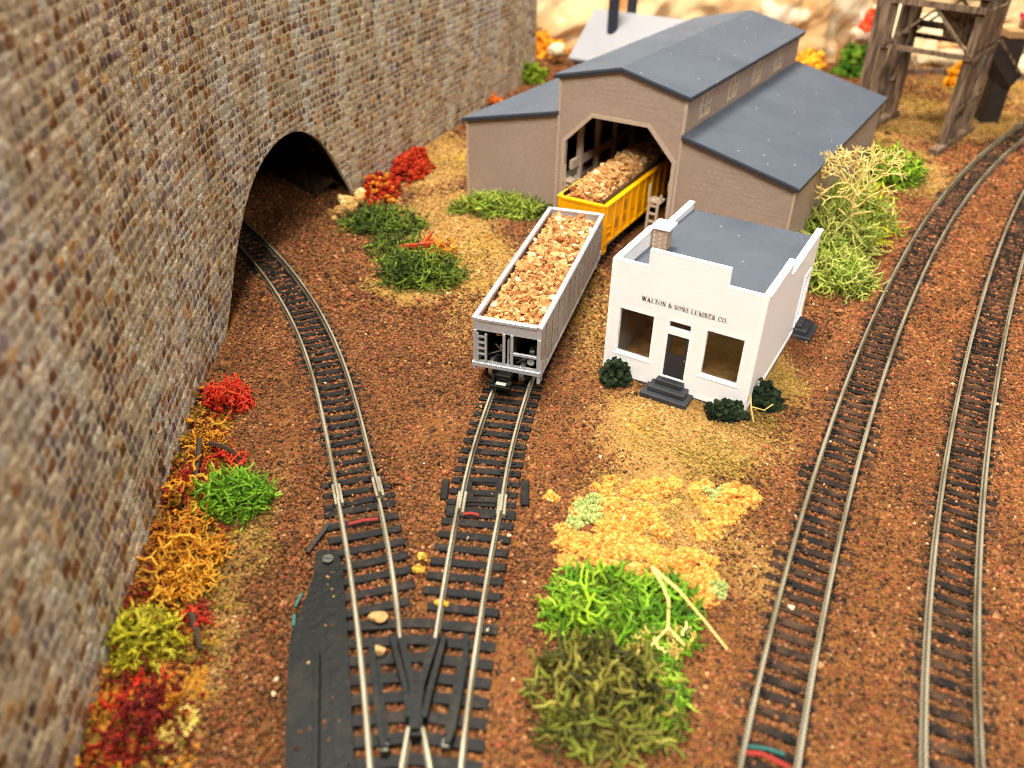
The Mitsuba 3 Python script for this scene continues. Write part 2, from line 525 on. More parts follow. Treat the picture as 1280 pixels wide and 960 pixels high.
        u = np.clip(r.random() * .85 + .9 * (sm - .45), 0, 1)
        br = np.clip(.5 + .35 * (meshkit.fbm(np.array([[c[0] * .11, c[1] * .02, 7.]]), 3, 9)[0] - .5) * 2 + r.uniform(-.45, .45), 0, 1)
        wob = 2.5 * (meshkit.fbm(np.array([[c[1] * .06, 2., c[0] * .01]]), 3, 4)[0] - .5)
        ph = (c[0] + 6 * wob) % 27.0
        if min(ph, 27 - ph) < 2.6 and r.random() < .55: u, br = r.uniform(.93, 1.0), r.uniform(.3, .8)
        else: u *= .92
        uvs.append((u, br))
    cen = np.array(cen)
    P3 = wall_p(cen[:, 0], cen[:, 1], np.zeros(len(cen)))
    q = P3 - eye; zz = q @ _f; sx, sy = (q @ _rt) / zz, (q @ _up) / zz
    vis = (zz > 0) & (np.abs(sx) < 640 / FPX) & (np.abs(sy) < 480 / FPX)
    q2, d2 = wall_xy(cen[:, 0]); nv = np.stack([d2[:, 1], -d2[:, 0]], 1)
    dist = np.linalg.norm(q, axis=1); face = np.abs((q[:, :2] * nv).sum(1)) / dist
    area = np.array([Polygon(p).area for p in stones])
    size = np.where(vis, area * face / dist ** 2, 0)
    top = set(np.argsort(-size)[:300].tolist())
    rest_v, rest_f, rest_uv, n = [], [], [], 0
    for k, (sz, off, f) in enumerate(meshes):
        v = wall_p(sz[:, 0], sz[:, 1], off)
        if k in top:
            put(w, 'stone', (v, f), 'm_stone', uv=uvs[k])
        else:
            rest_v.append(v); rest_f.append(f + n); rest_uv.append(np.tile(uvs[k], (len(v), 1))); n += len(v)
    key = put(w, 'stones', (np.vstack(rest_v), np.vstack(rest_f)), 'm_stone', uv=np.vstack(rest_uv))
    labels[key] = {'kind': 'stuff'}
    # tunnel lining: the arch carried on into the hill along the track
    D = np.array([-.62, .785, 0])
    a = wall_p(ARCH_F[:, 0], ARCH_F[:, 1], np.full(len(ARCH_F), -1.1))
    ks = np.linspace(0, 1, 12)
    cen3 = a.mean(0)
    rings = np.array([cen3 * 0 + (a - cen3) * (1 + .12 * min(k * 6, 1)) + cen3 + D * 150 * k + np.array([-25 * k * k, 0, 0]) for k in ks])
    m = len(a)
    i, j = np.meshgrid(np.arange(11), np.arange(m - 1), indexing='ij')
    qd = np.stack([i * m + j, (i + 1) * m + j, (i + 1) * m + j + 1, i * m + j + 1], -1).reshape(-1, 4)
    f = np.vstack([qd[:, [0, 1, 2]], qd[:, [0, 2, 3]]])
    v = rings.reshape(-1, 3)
    cap = np.array([[11 * m, 11 * m + k, 11 * m + k + 1] for k in range(1, m - 1)])
    put(w, 'tunnel_lining', (v, np.vstack([f, cap])), 'm_tunnel', smooth=True)
    # rough rock foot along the right-hand side inside the tunnel
    uu, tt = np.linspace(.04, 1, 60), np.linspace(0, 1, 14)
    foot = wall_p(np.array(290.0), np.array(0.), np.array(-3.0))
    G_u, G_t = np.meshgrid(uu, tt, indexing='ij')
    base = foot + D * (120 * G_u[..., None]) + np.array([-25, 0, 0]) * (G_u ** 2)[..., None]
    side = np.array([-.785, -.62, 0])
    prof = np.stack([base[..., 0] + side[0] * 9 * (1 - G_t), base[..., 1] + side[1] * 9 * (1 - G_t), G_t ** .7 * (16 - 3 * G_u) * np.minimum(1, .1 + G_u * 5)], -1)
    dn = meshkit.fbm(prof * .35, 4, 4)[..., None] - .5
    prof = prof + dn * np.array([3.5, -3.5, 3.5]); prof[..., 2][:, 0] = -1
    n1, n2 = G_u.shape
    i, j = np.meshgrid(np.arange(n1 - 1), np.arange(n2 - 1), indexing='ij')
    qd = np.stack([i * n2 + j, (i + 1) * n2 + j, (i + 1) * n2 + j + 1, i * n2 + j + 1], -1).reshape(-1, 4)
    key = put(w, 'rock_foot', (prof.reshape(-1, 3), np.vstack([qd[:, [0, 2, 1]], qd[:, [0, 3, 2]]])), 'm_foot_rock')
    labels[key] = {'label': 'rough brown rock along the inside of the tunnel'}


mat('m_foot_rock', proc(lambda p, n, uv: mix(lin(32, 24, 17), lin(84, 66, 45), f3(p, .35, 4))), .9, spec=.1)

# ------------------------------------------------------------------ track lines
def line(L, R):
    return np.array(L, float), np.array(R, float)


def smooth_line(pts, step=1.0, lam=None):
    pts = np.asarray(pts, float)
    t = np.r_[0, np.cumsum(np.linalg.norm(np.diff(pts, axis=0), axis=1))]
    cx = np.polynomial.polynomial.Polynomial.fit(t, pts[:, 0], lam or 4)
    cy = np.polynomial.polynomial.Polynomial.fit(t, pts[:, 1], lam or 4)
    s = np.arange(0, t[-1], .5)
    q = np.stack([cx(s), cy(s)], 1)
    u = np.r_[0, np.cumsum(np.linalg.norm(np.diff(q, axis=0), axis=1))]
    s2 = np.arange(0, u[-1], step)
    return np.stack([np.interp(s2, u, q[:, 0]), np.interp(s2, u, q[:, 1])], 1)


def frames(c):
    d = np.gradient(c, axis=0); d /= np.linalg.norm(d, axis=1, keepdims=True)
    return d, np.stack([d[:, 1], -d[:, 0]], 1)       # heading, right


def offset(c, o):
    d, r = frames(c)
    return c + r * o


# left branch: centre of measured rails
T1_MID = [(-32.9 + 4.05, 116.5), (-38.3 + 2.0, 139.5), (-45, 160), (-51.6, 178.6), (-58.5, 196.0), (-66.6, 212.6), (-75.4, 227.0), (-81.7, 236.2), (-92, 250), (-108, 270), (-128, 292)]
T1L = [(-35.2, 124.3), (-38.6, 135.7), (-42.7, 148.5), (-48.3, 164.6), (-56.7, 187.3), (-65.3, 203.6), (-73.8, 217.0), (-82.0, 230.3)]
T1R = [(-27.0, 126.3), (-31.2, 139.5), (-37.8, 158.2), (-44.3, 175.8), (-51.2, 191.8), (-56.2, 202.0), (-64.7, 217.4), (-71.7, 229.3), (-81.4, 242.1)]


def mid_from(L, R, half, tail=None, deg=4):
    """Centre line through both rails' measured points."""
    L, R = np.array(L, float), np.array(R, float)
    c = None
    pts = np.vstack([L, R]); side = np.r_[np.ones(len(L)), -np.ones(len(R))]
    guess = np.zeros(len(pts))
    q = pts.copy()
    hd = np.array([0, 1.0])
    for it in range(6):
        if c is None:
            d = np.tile(np.array([0.0, 1.0]), (len(pts), 1))
        else:
            k = np.argmin(((c[None] - q[:, None]) ** 2).sum(-1), 1); d = frames(c)[0][k]
        r = np.stack([d[:, 1], -d[:, 0]], 1)
        q = pts + r * (half * side)[:, None]
        o = np.argsort(q[:, 1]); qq = q[o]
        if tail is not None: qq = np.vstack([qq, tail])
        px = np.polynomial.polynomial.Polynomial.fit(qq[:, 1], qq[:, 0], deg)
        ys = np.arange(qq[0, 1] - 4, qq[-1, 1], .5)
        c = np.stack([px(ys), ys], 1)
    return c


def resample(c, step):
    u = np.r_[0, np.cumsum(np.linalg.norm(np.diff(c, axis=0), axis=1))]
    s = np.arange(0, u[-1], step)
    return np.stack([np.interp(s, u, c[:, 0]), np.interp(s, u, c[:, 1])], 1)


g12, g34 = 4.1, 3.85
c1 = resample(mid_from(T1L, T1R, g12, tail=np.array([(-92., 252.), (-106., 270.), (-122., 290.)])), 1.2)
c1 = c1[c1[:, 1] > 121.5]
T2M = np.array([(-6.0, 119), (-5.2, 126), (-3.45, 141), (-1.0, 160), (1.6, 172), (8.5, 198), (17.9, 229), (24.6, 246), (32, 261), (44, 281), (62, 310), (90, 355)], float)
_t2 = np.r_[0, np.cumsum(np.linalg.norm(np.diff(T2M, axis=0), axis=1))]
c2 = resample(smooth_line(T2M, .5, 6), 1.2)
T3L = [(33.9, 66.7), (40.2, 81.4), (46.6, 95.6), (56.4, 116.3), (68.2, 140.5), (73.5, 150.8), (83.3, 169.3), (100.6, 200.6), (121.6, 236.7), (143.0, 269.5), (165.8, 302.2), (197.7, 344.4), (235.6, 385.9)]
T3R = [(42.8, 66.9), (48.9, 80.9), (55.3, 95.8), (65.2, 116.6), (77.4, 140.8), (110.8, 202.5), (133.6, 240.8), (154.5, 272.2), (183.4, 313.5), (210.4, 348.4), (227.9, 368.7)]
T4L = [(60.7, 67.3), (64.4, 75.5), (74.0, 96.3), (82.9, 115.3), (96.0, 141.3), (129.8, 201.7), (151.6, 238.1), (189.5, 292.9)]
T4R = [(69.3, 67.4), (73.1, 75.7), (82.1, 95.1), (91.9, 115.6), (105.3, 141.6), (139.7, 202.1), (158.4, 231.6)]
c3 = mid_from(T3L, T3R, g34, tail=np.array([(282., 428.)]), deg=5)
c4 = mid_from(T4L, T4R, g34, tail=np.array([(240., 357.), (285., 405.)]), deg=4)


def extend(c, y0):
    d = c[0] - c[3]; d /= np.linalg.norm(d)
    n = max(int((c[0, 1] - y0) / -d[1]), 0)
    return np.vstack([c[0] + d * np.arange(n, 0, -1)[:, None], c])


c3, c4 = resample(extend(c3, 25), 1.2), resample(extend(c4, 25), 1.2)

RAIL_PROF = np.array([(-.45, 0), (.45, 0), (.45, .25), (.2, .45), (.2, 1.25), (.27, 1.4), (.27, 1.95), (.2, 2.05), (-.2, 2.05), (-.27, 1.95), (-.27, 1.4), (-.2, 1.25), (-.2, .45), (-.45, .25)])


def rail(c, z):
    d, r = frames(c); m = len(RAIL_PROF)
    v = np.array([np.column_stack([c + r * x, np.full(len(c), z + h)]) for x, h in RAIL_PROF]).transpose(1, 0, 2)
    n = len(c); i, j = np.meshgrid(np.arange(n - 1), np.arange(m), indexing='ij')
    q = np.stack([i * m + j, i * m + (j + 1) % m, (i + 1) * m + (j + 1) % m, (i + 1) * m + j], -1).reshape(-1, 4)
    e = [[0, k + 1, k] for k in range(1, m - 1)]
    e2 = [[(n - 1) * m, (n - 1) * m + k, (n - 1) * m + k + 1] for k in range(1, m - 1)]
    return v.reshape(-1, 3), np.vstack([q[:, [0, 2, 1]], q[:, [0, 3, 2]], e, e2])


def place2(mesh, xy, d):
    """Local x across (right), y along the heading d."""
    v, f = as_vf(mesh); r = np.array([d[1], -d[0]])
    return np.column_stack([xy + v[:, 0:1] * r + v[:, 1:2] * d, v[:, 2]]), f


RZ = 1.0      # foot of the rails


def tie_mesh(half, gauge, r, jit=.12):
    parts = [cbox(-half + r.uniform(-jit, jit), half + r.uniform(-jit, jit), -.82, .82, -1.2, RZ - .06, .16)]
    for g in (-gauge, gauge):
        for s in (-1, 1):
            parts.append(cbox(g + s * 1.05 - .32, g + s * 1.05 + .32, -.45, .45, RZ - .1, RZ + .38, .08))
    return cat(parts)


TIES = []


def build_track(name, label, c, half_g, mat_tie, step=3.3, z_tie=0.0, joiner=False, seed=1, skip=()):
    r = np.random.default_rng(seed)
    t = thing(name, label, 'railway track', 'model railway tracks')
    put(t, 'rail', rail(offset(c, -half_g), RZ), 'm_rail', smooth=35)
    put(t, 'rail', rail(offset(c, half_g), RZ), 'm_rail', smooth=35)
    u = np.r_[0, np.cumsum(np.linalg.norm(np.diff(c, axis=0), axis=1))]
    for s in np.arange(.8, u[-1] - .5, step):
        s += r.uniform(-.15, .15)
        xy = np.array([np.interp(s, u, c[:, 0]), np.interp(s, u, c[:, 1])])
        k = min(int(np.searchsorted(u, s)), len(c) - 2); d = frames(c)[0][k] if False else (c[k + 1] - c[max(k - 1, 0)])
        d = d / np.linalg.norm(d); a = r.uniform(-.02, .02); d = np.array([d[0] - a * d[1], d[1] + a * d[0]])
        v, f = tie_mesh(7.1, half_g, r)
        v[:, 2] += np.where(v[:, 2] < RZ - .1, z_tie, 0) + 0
        put(t, 'tie', place2((v, f), xy, d), mat_tie)
        TIES.append((xy, d))
    if joiner:
        for o in (-half_g, half_g):
            cc = offset(c, o)[:6]
            put(t, 'rail_joiner', cat([rail_side(cc, .62), rail_side(cc, -.62)]), 'm_rail')
    return t


def rail_side(c, o):
    d, r = frames(c)
    q = c + r * o
    return cat([bar([*q[i], RZ + .5], [*q[i + 1], RZ + .5], .5, 1.0) for i in range(len(q) - 1)])


def build_tracks():
    build_track('railway_track', 'single track that curves left from the turnout into the dark tunnel mouth', c1, g12, 'm_tie', joiner=True, seed=1, z_tie=-.05)
    build_track('railway_track', 'straight siding track under the two loaded cars and into the engine shed', c2, g12, 'm_tie', joiner=True, seed=2)
    build_track('railway_track', 'long curved track right of the white office, nearer of the two on the right', c3, g34, 'm_tie_dusty', step=3.2, seed=3, z_tie=.0)
    build_track('railway_track', 'curved track along the right edge of the picture', c4, g34, 'm_tie_dusty', step=3.2, seed=4, z_tie=.0)


# ------------------------------------------------------------------ the turnout
def build_turnout():
    t = thing('track_turnout', 'black turnout with a V-shaped frog where two tracks join in front', 'railway turnout')
    ys = np.arange(30, 122, 1.5)
    lo = np.polynomial.polynomial.Polynomial.fit([65.5, 87.6, 103.5, 115.1, 121.5], [-19.3, -24.6, -28.8, -32.4, -34.3], 2)
    ro = np.polynomial.polynomial.Polynomial.fit([65.8, 86.5, 102.2, 118.2, 122], [-6.2, -5.3, -3.6, -2.1, -1.7], 2)
    ylow = ys[ys < 64]
    left = np.stack([np.where(ys > 62, lo(ys), lo(62) + (ys - 62) * -.22), ys], 1)
    right = np.stack([ro(np.maximum(ys, 66)) + np.minimum(ys - 66, 0) * .02, ys], 1)
    put(t, 'rail', rail(left, RZ), 'm_rail', smooth=35)
    put(t, 'rail', rail(right, RZ), 'm_rail', smooth=35)
    yb = np.arange(87.8, 122, 1.5)
    inl = offset(left, 2 * g12); inr = offset(right, -2 * g12)
    a1 = np.array([(-17.7, 87.8), (-20.6, 101), (-24.3, 115.5), (-26.3, 122)])
    a2 = np.array([(-11.9, 87.9), (-11.4, 101), (-10.6, 115.5), (-10.2, 122)])
    put(t, 'rail', rail(smooth_line(a1, 1.2, 2), RZ), 'm_rail', smooth=35)
    put(t, 'rail', rail(smooth_line(a2, 1.2, 2), RZ), 'm_rail', smooth=35)
    put(t, 'closure_rail', rail(resample(np.array([(-14.45, 71.6), (-14.8, 64), (-15.6, 50), (-16.0, 32)]), 1.5), RZ), 'm_rail', smooth=35)
    put(t, 'closure_rail', rail(resample(np.array([(-12.3, 71.6), (-10.6, 65.4), (-8.2, 52), (-6.4, 32)]), 1.5), RZ), 'm_rail', smooth=35)
    # frog: black moulded V with wings
    def strip(pts, w0, z0, z1):
        return cat([bar([*p, (z0 + z1) / 2], [*q, (z0 + z1) / 2], w0, z1 - z0) for p, q in zip(pts[:-1], pts[1:])])
    fr = [strip([(-17.9, 89.0), (-14.6, 79), (-13.5, 71.5)], 1.15, RZ - .1, RZ + 1.9), strip([(-11.7, 89.0), (-13.4, 79), (-13.45, 71.5)], 1.15, RZ - .1, RZ + 1.9),
          strip([(-19.3, 88.8), (-16.0, 79.5), (-14.6, 73.5)], .9, RZ - .1, RZ + 1.75), strip([(-10.4, 88.8), (-11.7, 79.5), (-12.4, 73.5)], .9, RZ - .1, RZ + 1.75),
          extrude(P((-14.7, 80), (-13.2, 80), (-12.4, 71.8), (-14.5, 71.8)), RZ - .1, RZ + 1.55), cbox(-14.9, -12.1, 70.6, 72.6, RZ - .1, RZ + 1.3, .2)]
    put(t, 'frog', cat(fr), 'm_black')
    for pts in ([(-22.6, 88.2), (-21.7, 84), (-19.3, 74), (-18.3, 70.3), (-17.6, 68.6)], [(-6.9, 89.2), (-6.7, 84), (-7.5, 76), (-8.0, 71.5), (-8.6, 69.4)]):
        k = put(t, 'guard_rail', cat([strip(pts, 1.0, RZ - .1, RZ + 1.7), strip([(x + .9 * (1 if x < -12 else -1), y) for x, y in pts[1:-1]], .55, RZ - .1, RZ + .9)]), 'm_black')
        e = pts[-1]
        put(t, 'guard_rail_end', cbox(e[0] - .8, e[0] + .6, e[1] - .5, e[1] + 1.1, RZ + .1, RZ + 1.3, .2), 'm_screw')
    # ties: joined and slightly bent near the frog, two fans beyond it
    r = np.random.default_rng(5)
    y = 32.0
    while y < 121.5:
        xl, xr = float(np.interp(y, left[:, 1], left[:, 0])), float(np.interp(y, right[:, 1], right[:, 0]))
        if y < 94:
            mid = (xl + xr) / 2
            bend = .10 if y > 60 else 0
            m = cat([bar([xl - 3.0, y - bend * 9, 0.1], [mid, y + .4, 0.1], 1.9, 1.7), bar([mid - .3, y + .4, 0.1], [xr + 3.0, y - bend * 9, 0.1], 1.9, 1.69)])
            put(t, 'tie', m, 'm_tie')
        else:
            for x0, h, dd in ((xl + g12, 7.1, np.array([-.285, .958])), (xr - g12, 7.1, np.array([.10, .995]))):
                v, f = cbox(-h, h, -.9, .9, -1.0, RZ - .06, .16)
                if x0 < -12 and y < 99: v[:, 0] = np.minimum(v[:, 0], 5.6)
                if x0 > -12 and y < 99: v[:, 0] = np.maximum(v[:, 0], -5.6)
                put(t, 'tie', place2((v, f), np.array([x0, y]), dd), 'm_tie')
        y += 3.55
    return t


def build_switch_machine():
    t = thing('switch_machine', 'black plastic switch machine with a screw at its tip, left of the turnout', 'switch machine')
    o = P((-36.1, 107.6), (-34.8, 108.4), (-31.9, 108.2), (-31.5, 106.8), (-30.4, 104.3), (-28.6, 97), (-26.2, 86.8), (-21.6, 65.6), (-17.5, 45), (-26, 44), (-31.6, 65.4), (-35.6, 84.5), (-36.2, 88.5), (-35.4, 97), (-35.2, 102.3))
    v, f = extrude(o.buffer(.25).buffer(-.25), -.3, 1.9)
    put(t, 'base_plate', (v, f), 'm_black')
    r = P((-35.5, 84.3), (-29.9, 84.5), (-26.2, 65.5), (-22.5, 46), (-26.2, 45.5), (-31.5, 65.4))
    v, f = extrude(r.buffer(-.35), 1.85, 4.0)
    c = np.array(r.centroid.coords[0])
    top = v[:, 2] > 3
    v[top, 0] = c[0] + (v[top, 0] - c[0]) * 1.0
    put(t, 'coil_cover', cat([(v, f), extrude(r.buffer(-1.1), 3.9, 4.35)]), 'm_black')
    ks = put(t, 'screw', cat([cyl((-33.2, 105.6, 1.85), (-33.2, 105.6, 2.5), 1.0, 18)]), 'm_screw')
    put(t, 'screw_slot', cat([cbox(-34.0, -32.4, 105.45, 105.75, 2.45, 2.56)]), 'm_dark')
    r = np.random.default_rng(12); n = 26
    y = r.uniform(62, 105, n); x = np.interp(y, [62, 87, 105], [-26.5, -31, -33]) + r.uniform(-3.4, 3.4, n) * np.interp(y, [62, 87, 105], [1.2, 1.1, .4])
    zz = np.where((y < 84) & (x < np.interp(y, [62, 84], [-26.2, -30])), 4.4, 1.95)
    v, f, cc = grains_mesh(x, y, zz, .2 * r.lognormal(0, .45, n), BALLAST[r.choice(len(BALLAST), n)] * 1.1, r)
    k = put(t, 'grit', (v, f), 'm_grain', color=cc); labels[k] = {'kind': 'stuff'}
    put(t, 'rib', cat([bar((-30.6, 103, 2.0), (-22.5, 66, 2.0), .45, .5), bar((-28.9, 84.0, 2.0), (-23.9, 62, 2.0), .4, .5)]), 'm_black')


# ------------------------------------------------------------------ white office
SERIF = {}


def serif_glyphs():
    """Bold serif capitals drawn as strokes, 1 high."""
    R = lambda x0, y0, x1, y1: sbox(x0, y0, x1, y1)
    S = lambda pts, w: LineString(pts).buffer(w / 2, cap_style=2, join_style=2)
    sf = lambda x, y, w=.30, up=True: R(x - w / 2, y, x + w / 2, y + .085) if up else R(x - w / 2, y - .085, x + w / 2, y)
    k, n = .25, .14
    clip = lambda g, w: g.intersection(R(-.1, 0, w + .1, 1))
    G = {}
    G['W'] = (unary_union([clip(S([(.14, 1.1), (.42, -.1)], k), 1.3), clip(S([(.42, -.1), (.68, 1.1)], n), 1.3), clip(S([(.62, 1.1), (.90, -.1)], k), 1.3), clip(S([(.90, -.1), (1.16, 1.1)], n), 1.3), sf(.16, 1, .34, False), sf(.66, 1, .36, False), sf(1.14, 1, .26, False)]), 1.26)
    G['A'] = (unary_union([clip(S([(.12, -.1), (.46, 1.1)], n), 1), clip(S([(.42, 1.1), (.80, -.1)], k), 1), R(.22, .28, .66, .42), sf(.14, 0, .28), sf(.78, 0, .36)]), .96)
    G['L'] = (unary_union([R(.16, 0, .37, 1), R(.04, 0, .78, .09), R(.69, 0, .78, .30), sf(.26, 1, .44, False)]), .82)
    G['T'] = (unary_union([R(.32, 0, .53, 1), R(.03, .86, .82, 1), sf(.425, 0, .44)]), .85)
    el = lambda cx, cy, rx, ry: affinity.scale(Point(cx, cy).buffer(1, 24), rx, ry)
    ring = lambda cx, rx: el(cx, .5, rx, .52).difference(el(cx, .5, rx - .2, .44))
    G['O'] = (ring(.46, .43), .92)
    G['N'] = (unary_union([R(.16, 0, .25, 1), R(.72, 0, .81, 1), clip(S([(.14, 1.06), (.82, -.06)], .22), 1), sf(.2, 0, .34), sf(.76, 1, .34, False), sf(.16, 1, .3, False)]), .96)
    top = el(.36, .73, .31, .27).difference(el(.36, .73, .15, .18))
    bot = el(.36, .29, .33, .30).difference(el(.36, .29, .15, .20))
    G['S'] = (unary_union([top.difference(R(.36, .40, .8, .80)), bot.difference(R(-.1, .22, .36, .62)), S([(.14, .68), (.30, .54), (.46, .46), (.58, .34)], .19), R(.58, .72, .65, .99), R(.05, .01, .12, .29)]), .72)
    G['U'] = (unary_union([R(.14, .30, .35, 1), R(.68, .30, .77, 1), el(.455, .31, .315, .33).difference(el(.50, .33, .19, .22)).intersection(R(0, -.1, 1, .33)), sf(.245, 1, .42, False), sf(.725, 1, .32, False)]), .92)
    G['M'] = (unary_union([R(.16, 0, .25, 1), R(.92, 0, 1.13, 1), clip(S([(.2, 1.1), (.58, -.05)], .2), 1.3), clip(S([(.58, -.05), (.98, 1.1)], .09), 1.3), sf(.2, 0, .34), sf(1.02, 0, .42), sf(.18, 1, .32, False), sf(1.04, 1, .4, False)]), 1.24)
    b1 = el(.40, .74, .33, .26).difference(el(.40, .74, .15, .175)).intersection(R(.37, 0, 1, 1))
    b2 = el(.42, .28, .36, .29).difference(el(.42, .28, .16, .2)).intersection(R(.37, 0, 1, 1))
    G['B'] = (unary_union([R(.16, 0, .37, 1), b1, b2, R(.04, 0, .42, .085), R(.04, .915, .42, 1), R(.3, .48, .45, .56)]), .84)
    G['E'] = (unary_union([R(.16, 0, .37, 1), R(.04, 0, .76, .09), R(.04, .91, .74, 1), R(.67, 0, .76, .28), R(.65, .74, .74, 1), R(.3, .46, .58, .54), R(.50, .36, .58, .64)]), .82)
    G['R'] = (unary_union([R(.16, 0, .37, 1), b1, R(.04, .915, .42, 1), R(.3, .48, .45, .56), sf(.265, 0, .44), clip(S([(.42, .56), (.80, -.06)], .2), 1.1), sf(.82, 0, .24)]), .96)
    G['C'] = (unary_union([ring(.46, .43).difference(R(.62, .28, 1, .72)), R(.74, .66, .82, .98)]), .86)
    amp = unary_union([el(.40, .77, .22, .23).difference(el(.40, .77, .09, .13)), el(.36, .26, .33, .28).difference(el(.36, .26, .15, .17)), S([(.26, .66), (.86, .02)], .19), S([(.66, .22), (.86, .52)], .09), R(.70, .48, .98, .55)])
    G['&'] = (amp.difference(R(.42, .28, .6, .5).difference(S([(.26, .66), (.86, .02)], .19))), .98)
    G['.'] = (el(.16, .11, .12, .12), .34)
    G[' '] = (None, .38)
    return G


def build_office():
    F = Frame(23.05, 174.27, -29.76)
    W, D = 36.65, 53.0
    t = thing('office_building', 'small white lumber office with stepped parapet and lettering over its front door', 'building')
    th = 1.1
    # front with stepped parapet and openings
    fp = P((0, 0), (W, 0), (W, 31.5), (27.6, 31.5), (27.6, 35.8), (8.8, 35.8), (8.8, 31.5), (0, 31.5))
    win1, win2, door, tr = sbox(3.1, 7.05, 11.75, 19.2), sbox(24.8, 7.5, 33.5, 19.6), sbox(15.6, 4.1, 20.95, 15.95), sbox(15.6, 17.5, 20.9, 19.4)
    front = fp.difference(unary_union([win1, win2, door, tr]))
    put(t, 'front_wall', F.m(front_slab(front, 0, th)), 'm_white')
    # side walls: parapet steps down towards the back
    sideP = P((th, 0), (D, 0), (D, 27.2), (22.5, 27.2), (22.5, 30.9), (th, 30.9))
    sd = sbox(43.6, 3.6, 48.8, 17.2)
    put(t, 'side_wall', F.m(side_slab(sideP, 0, th)), 'm_white')
    put(t, 'side_wall', F.m(side_slab(sideP.difference(sd), W - th, W)), 'm_white')
    for a0, a1 in ((-.3, th + .3), (W - th - .3, W + .3)):
        put(t, 'parapet_cap', F.m(cat([cbox(a0, a1, th + .3, 22.6, 30.9, 31.35, .1), cbox(a0, a1, 22.65, D + .2, 27.2, 27.75, .1)])), 'm_white_trim')
    put(t, 'rear_wall', F.m(front_slab(sbox(th, 0, W - th, 24.5), D - th, D - .01)), 'm_white')
    # roof slopes gently to the back
    put(t, 'roof', F.m(hull(np.array([(a, b, z - q) for a in (th, W - th) for b, z in ((th, 27.3), (D + .4, 25.2)) for q in (0, .8)]))), 'm_roof')
    put(t, 'foundation', F.m(cbox(-.25, W + .25, -.25, D + .2, -.6, .55, .1)), 'm_step')
    # trim boards proud of the siding
    for m in (cbox(-.06, .9, -.06, -.003, .55, 31.5), cbox(W - .9, W + .06, -.06, -.003, .55, 31.5), cbox(W + .003, W + .14, -.003, .9, .55, 30.8)):
        put(t, 'corner_board', F.m(m), 'm_white_trim')
    put(t, 'base_board', F.m(cat([cbox(.95, 11.5, -.08, -.003, .56, 1.7), cbox(24, W - .95, -.08, -.003, .56, 1.7), cbox(W + .003, W + .2, .95, D, .56, 1.9)])), 'm_white_trim')
    # windows
    for k, (x0, z0, x1, z1) in enumerate((win1.bounds, win2.bounds)):
        w = put(t, 'window', F.m(cat([front_slab(sbox(x0 - .7, z0 - .7, x1 + .7, z1 + .7).difference(sbox(x0, z0, x1, z1)), -.1, -.004), cbox(x0 - .8, x1 + .8, -.32, -.1, z0 - .7, z0 - .3, .08)])), 'm_white_trim')
        put(w, 'pane', F.m(cat([cbox(x0, x1, .7, .72, z0, z1)][:1])), 'm_glass')
    # replace the panes by single sheets
    for k in [k for k in scene if k.startswith(t + '__window') and '__pane' in k]:
        x0, z0, x1, z1 = (win1 if '_001__' not in k else win2).bounds
        v = F.p(np.array([(x0, .75, z0), (x1, .75, z0), (x1, .75, z1), (x0, .75, z1)])) * U
        scene[k] = mikit.ply(trimesh.Trimesh(v, [[0, 1, 2], [0, 2, 3]], process=False), 'm_glass')
    # door with panels, transom
    x0, z0, x1, z1 = door.bounds
    put(t, 'door_frame', F.m(cat([front_slab(sbox(x0 - .6, z0, x1 + .6, 20.0).difference(unary_union([door, tr])), -.1, -.004)])), 'm_white_trim')
    d = put(t, 'door', F.m(front_slab(door.difference(sbox(16.5, 10.4, 20.1, 15.3)).difference(sbox(16.5, 7.9, 20.1, 9.4)).difference(sbox(16.5, 5.0, 20.1, 7.1)), .35, .8)), 'm_door')
    put(d, 'panel', F.m(cat([cbox(16.5, 20.1, .55, .75, 7.9, 9.4)])), 'm_door')
    put(d, 'panel', F.m(cat([cbox(16.5, 20.1, .55, .75, 5.0, 7.1)])), 'm_door')
    put(d, 'handle', F.m(cyl((20.45, .35, 9.6), (20.45, .05, 9.6), .22, 10)), 'm_steel')
    for nm, q in (('pane', (16.5, 10.4, 20.1, 15.3)), ('transom', tr.bounds)):
        v = F.p(np.array([(q[0], .6, q[1]), (q[2], .6, q[1]), (q[2], .6, q[3]), (q[0], .6, q[3])]))
        put(d if nm == 'pane' else t, nm, (v, [[0, 1, 2], [0, 2, 3]]), 'm_glass')
    # lettering
    G = serif_glyphs(); x, polys = 0, []
    for ch in 'WALTON & SONS LUMBER CO.':
        g, wd = G[ch]
        if g is not None: polys.append(affinity.translate(g, x, 0))
        x += wd + .07
    h = 1.25; s = 20.9 / x
    txt = [affinity.affine_transform(g, [s, 0, 0, h, 8.1, 22.55]) for g in polys]
    put(t, 'lettering', F.m(cat([front_slab(g, -.07, .02) for g in txt])), 'm_ink')
    labels[t + '__lettering'] = {'label': 'black serif lettering WALTON & SONS LUMBER CO.'}
    # front steps
    st = put(t, 'front_steps', F.m(cbox(12.4, 24.2, -5.6, -.3, -.4, 1.35, .15)), 'm_step')
    put(st, 'step', F.m(cbox(13.6, 22.9, -4.0, -.3, 1.36, 2.7, .15)), 'm_step')
    put(st, 'step', F.m(cbox(14.8, 21.6, -2.2, -.3, 2.71, 4.0, .15)), 'm_step')
    # side door, its frame and steps
    put(t, 'side_door', F.m(side_slab(sd, W - .8, W - .3)), 'm_white_trim')
    put(t, 'side_door_frame', F.m(side_slab(sd.buffer(.9, join_style=2).difference(sd).intersection(sbox(0, 2, 60, 30)), W + .004, W + .35)), 'm_white_trim')
    st = put(t, 'side_steps', F.m(cbox(W + .4, W + 5.4, 41.6, 50.8, -.4, 1.35, .15)), 'm_step')
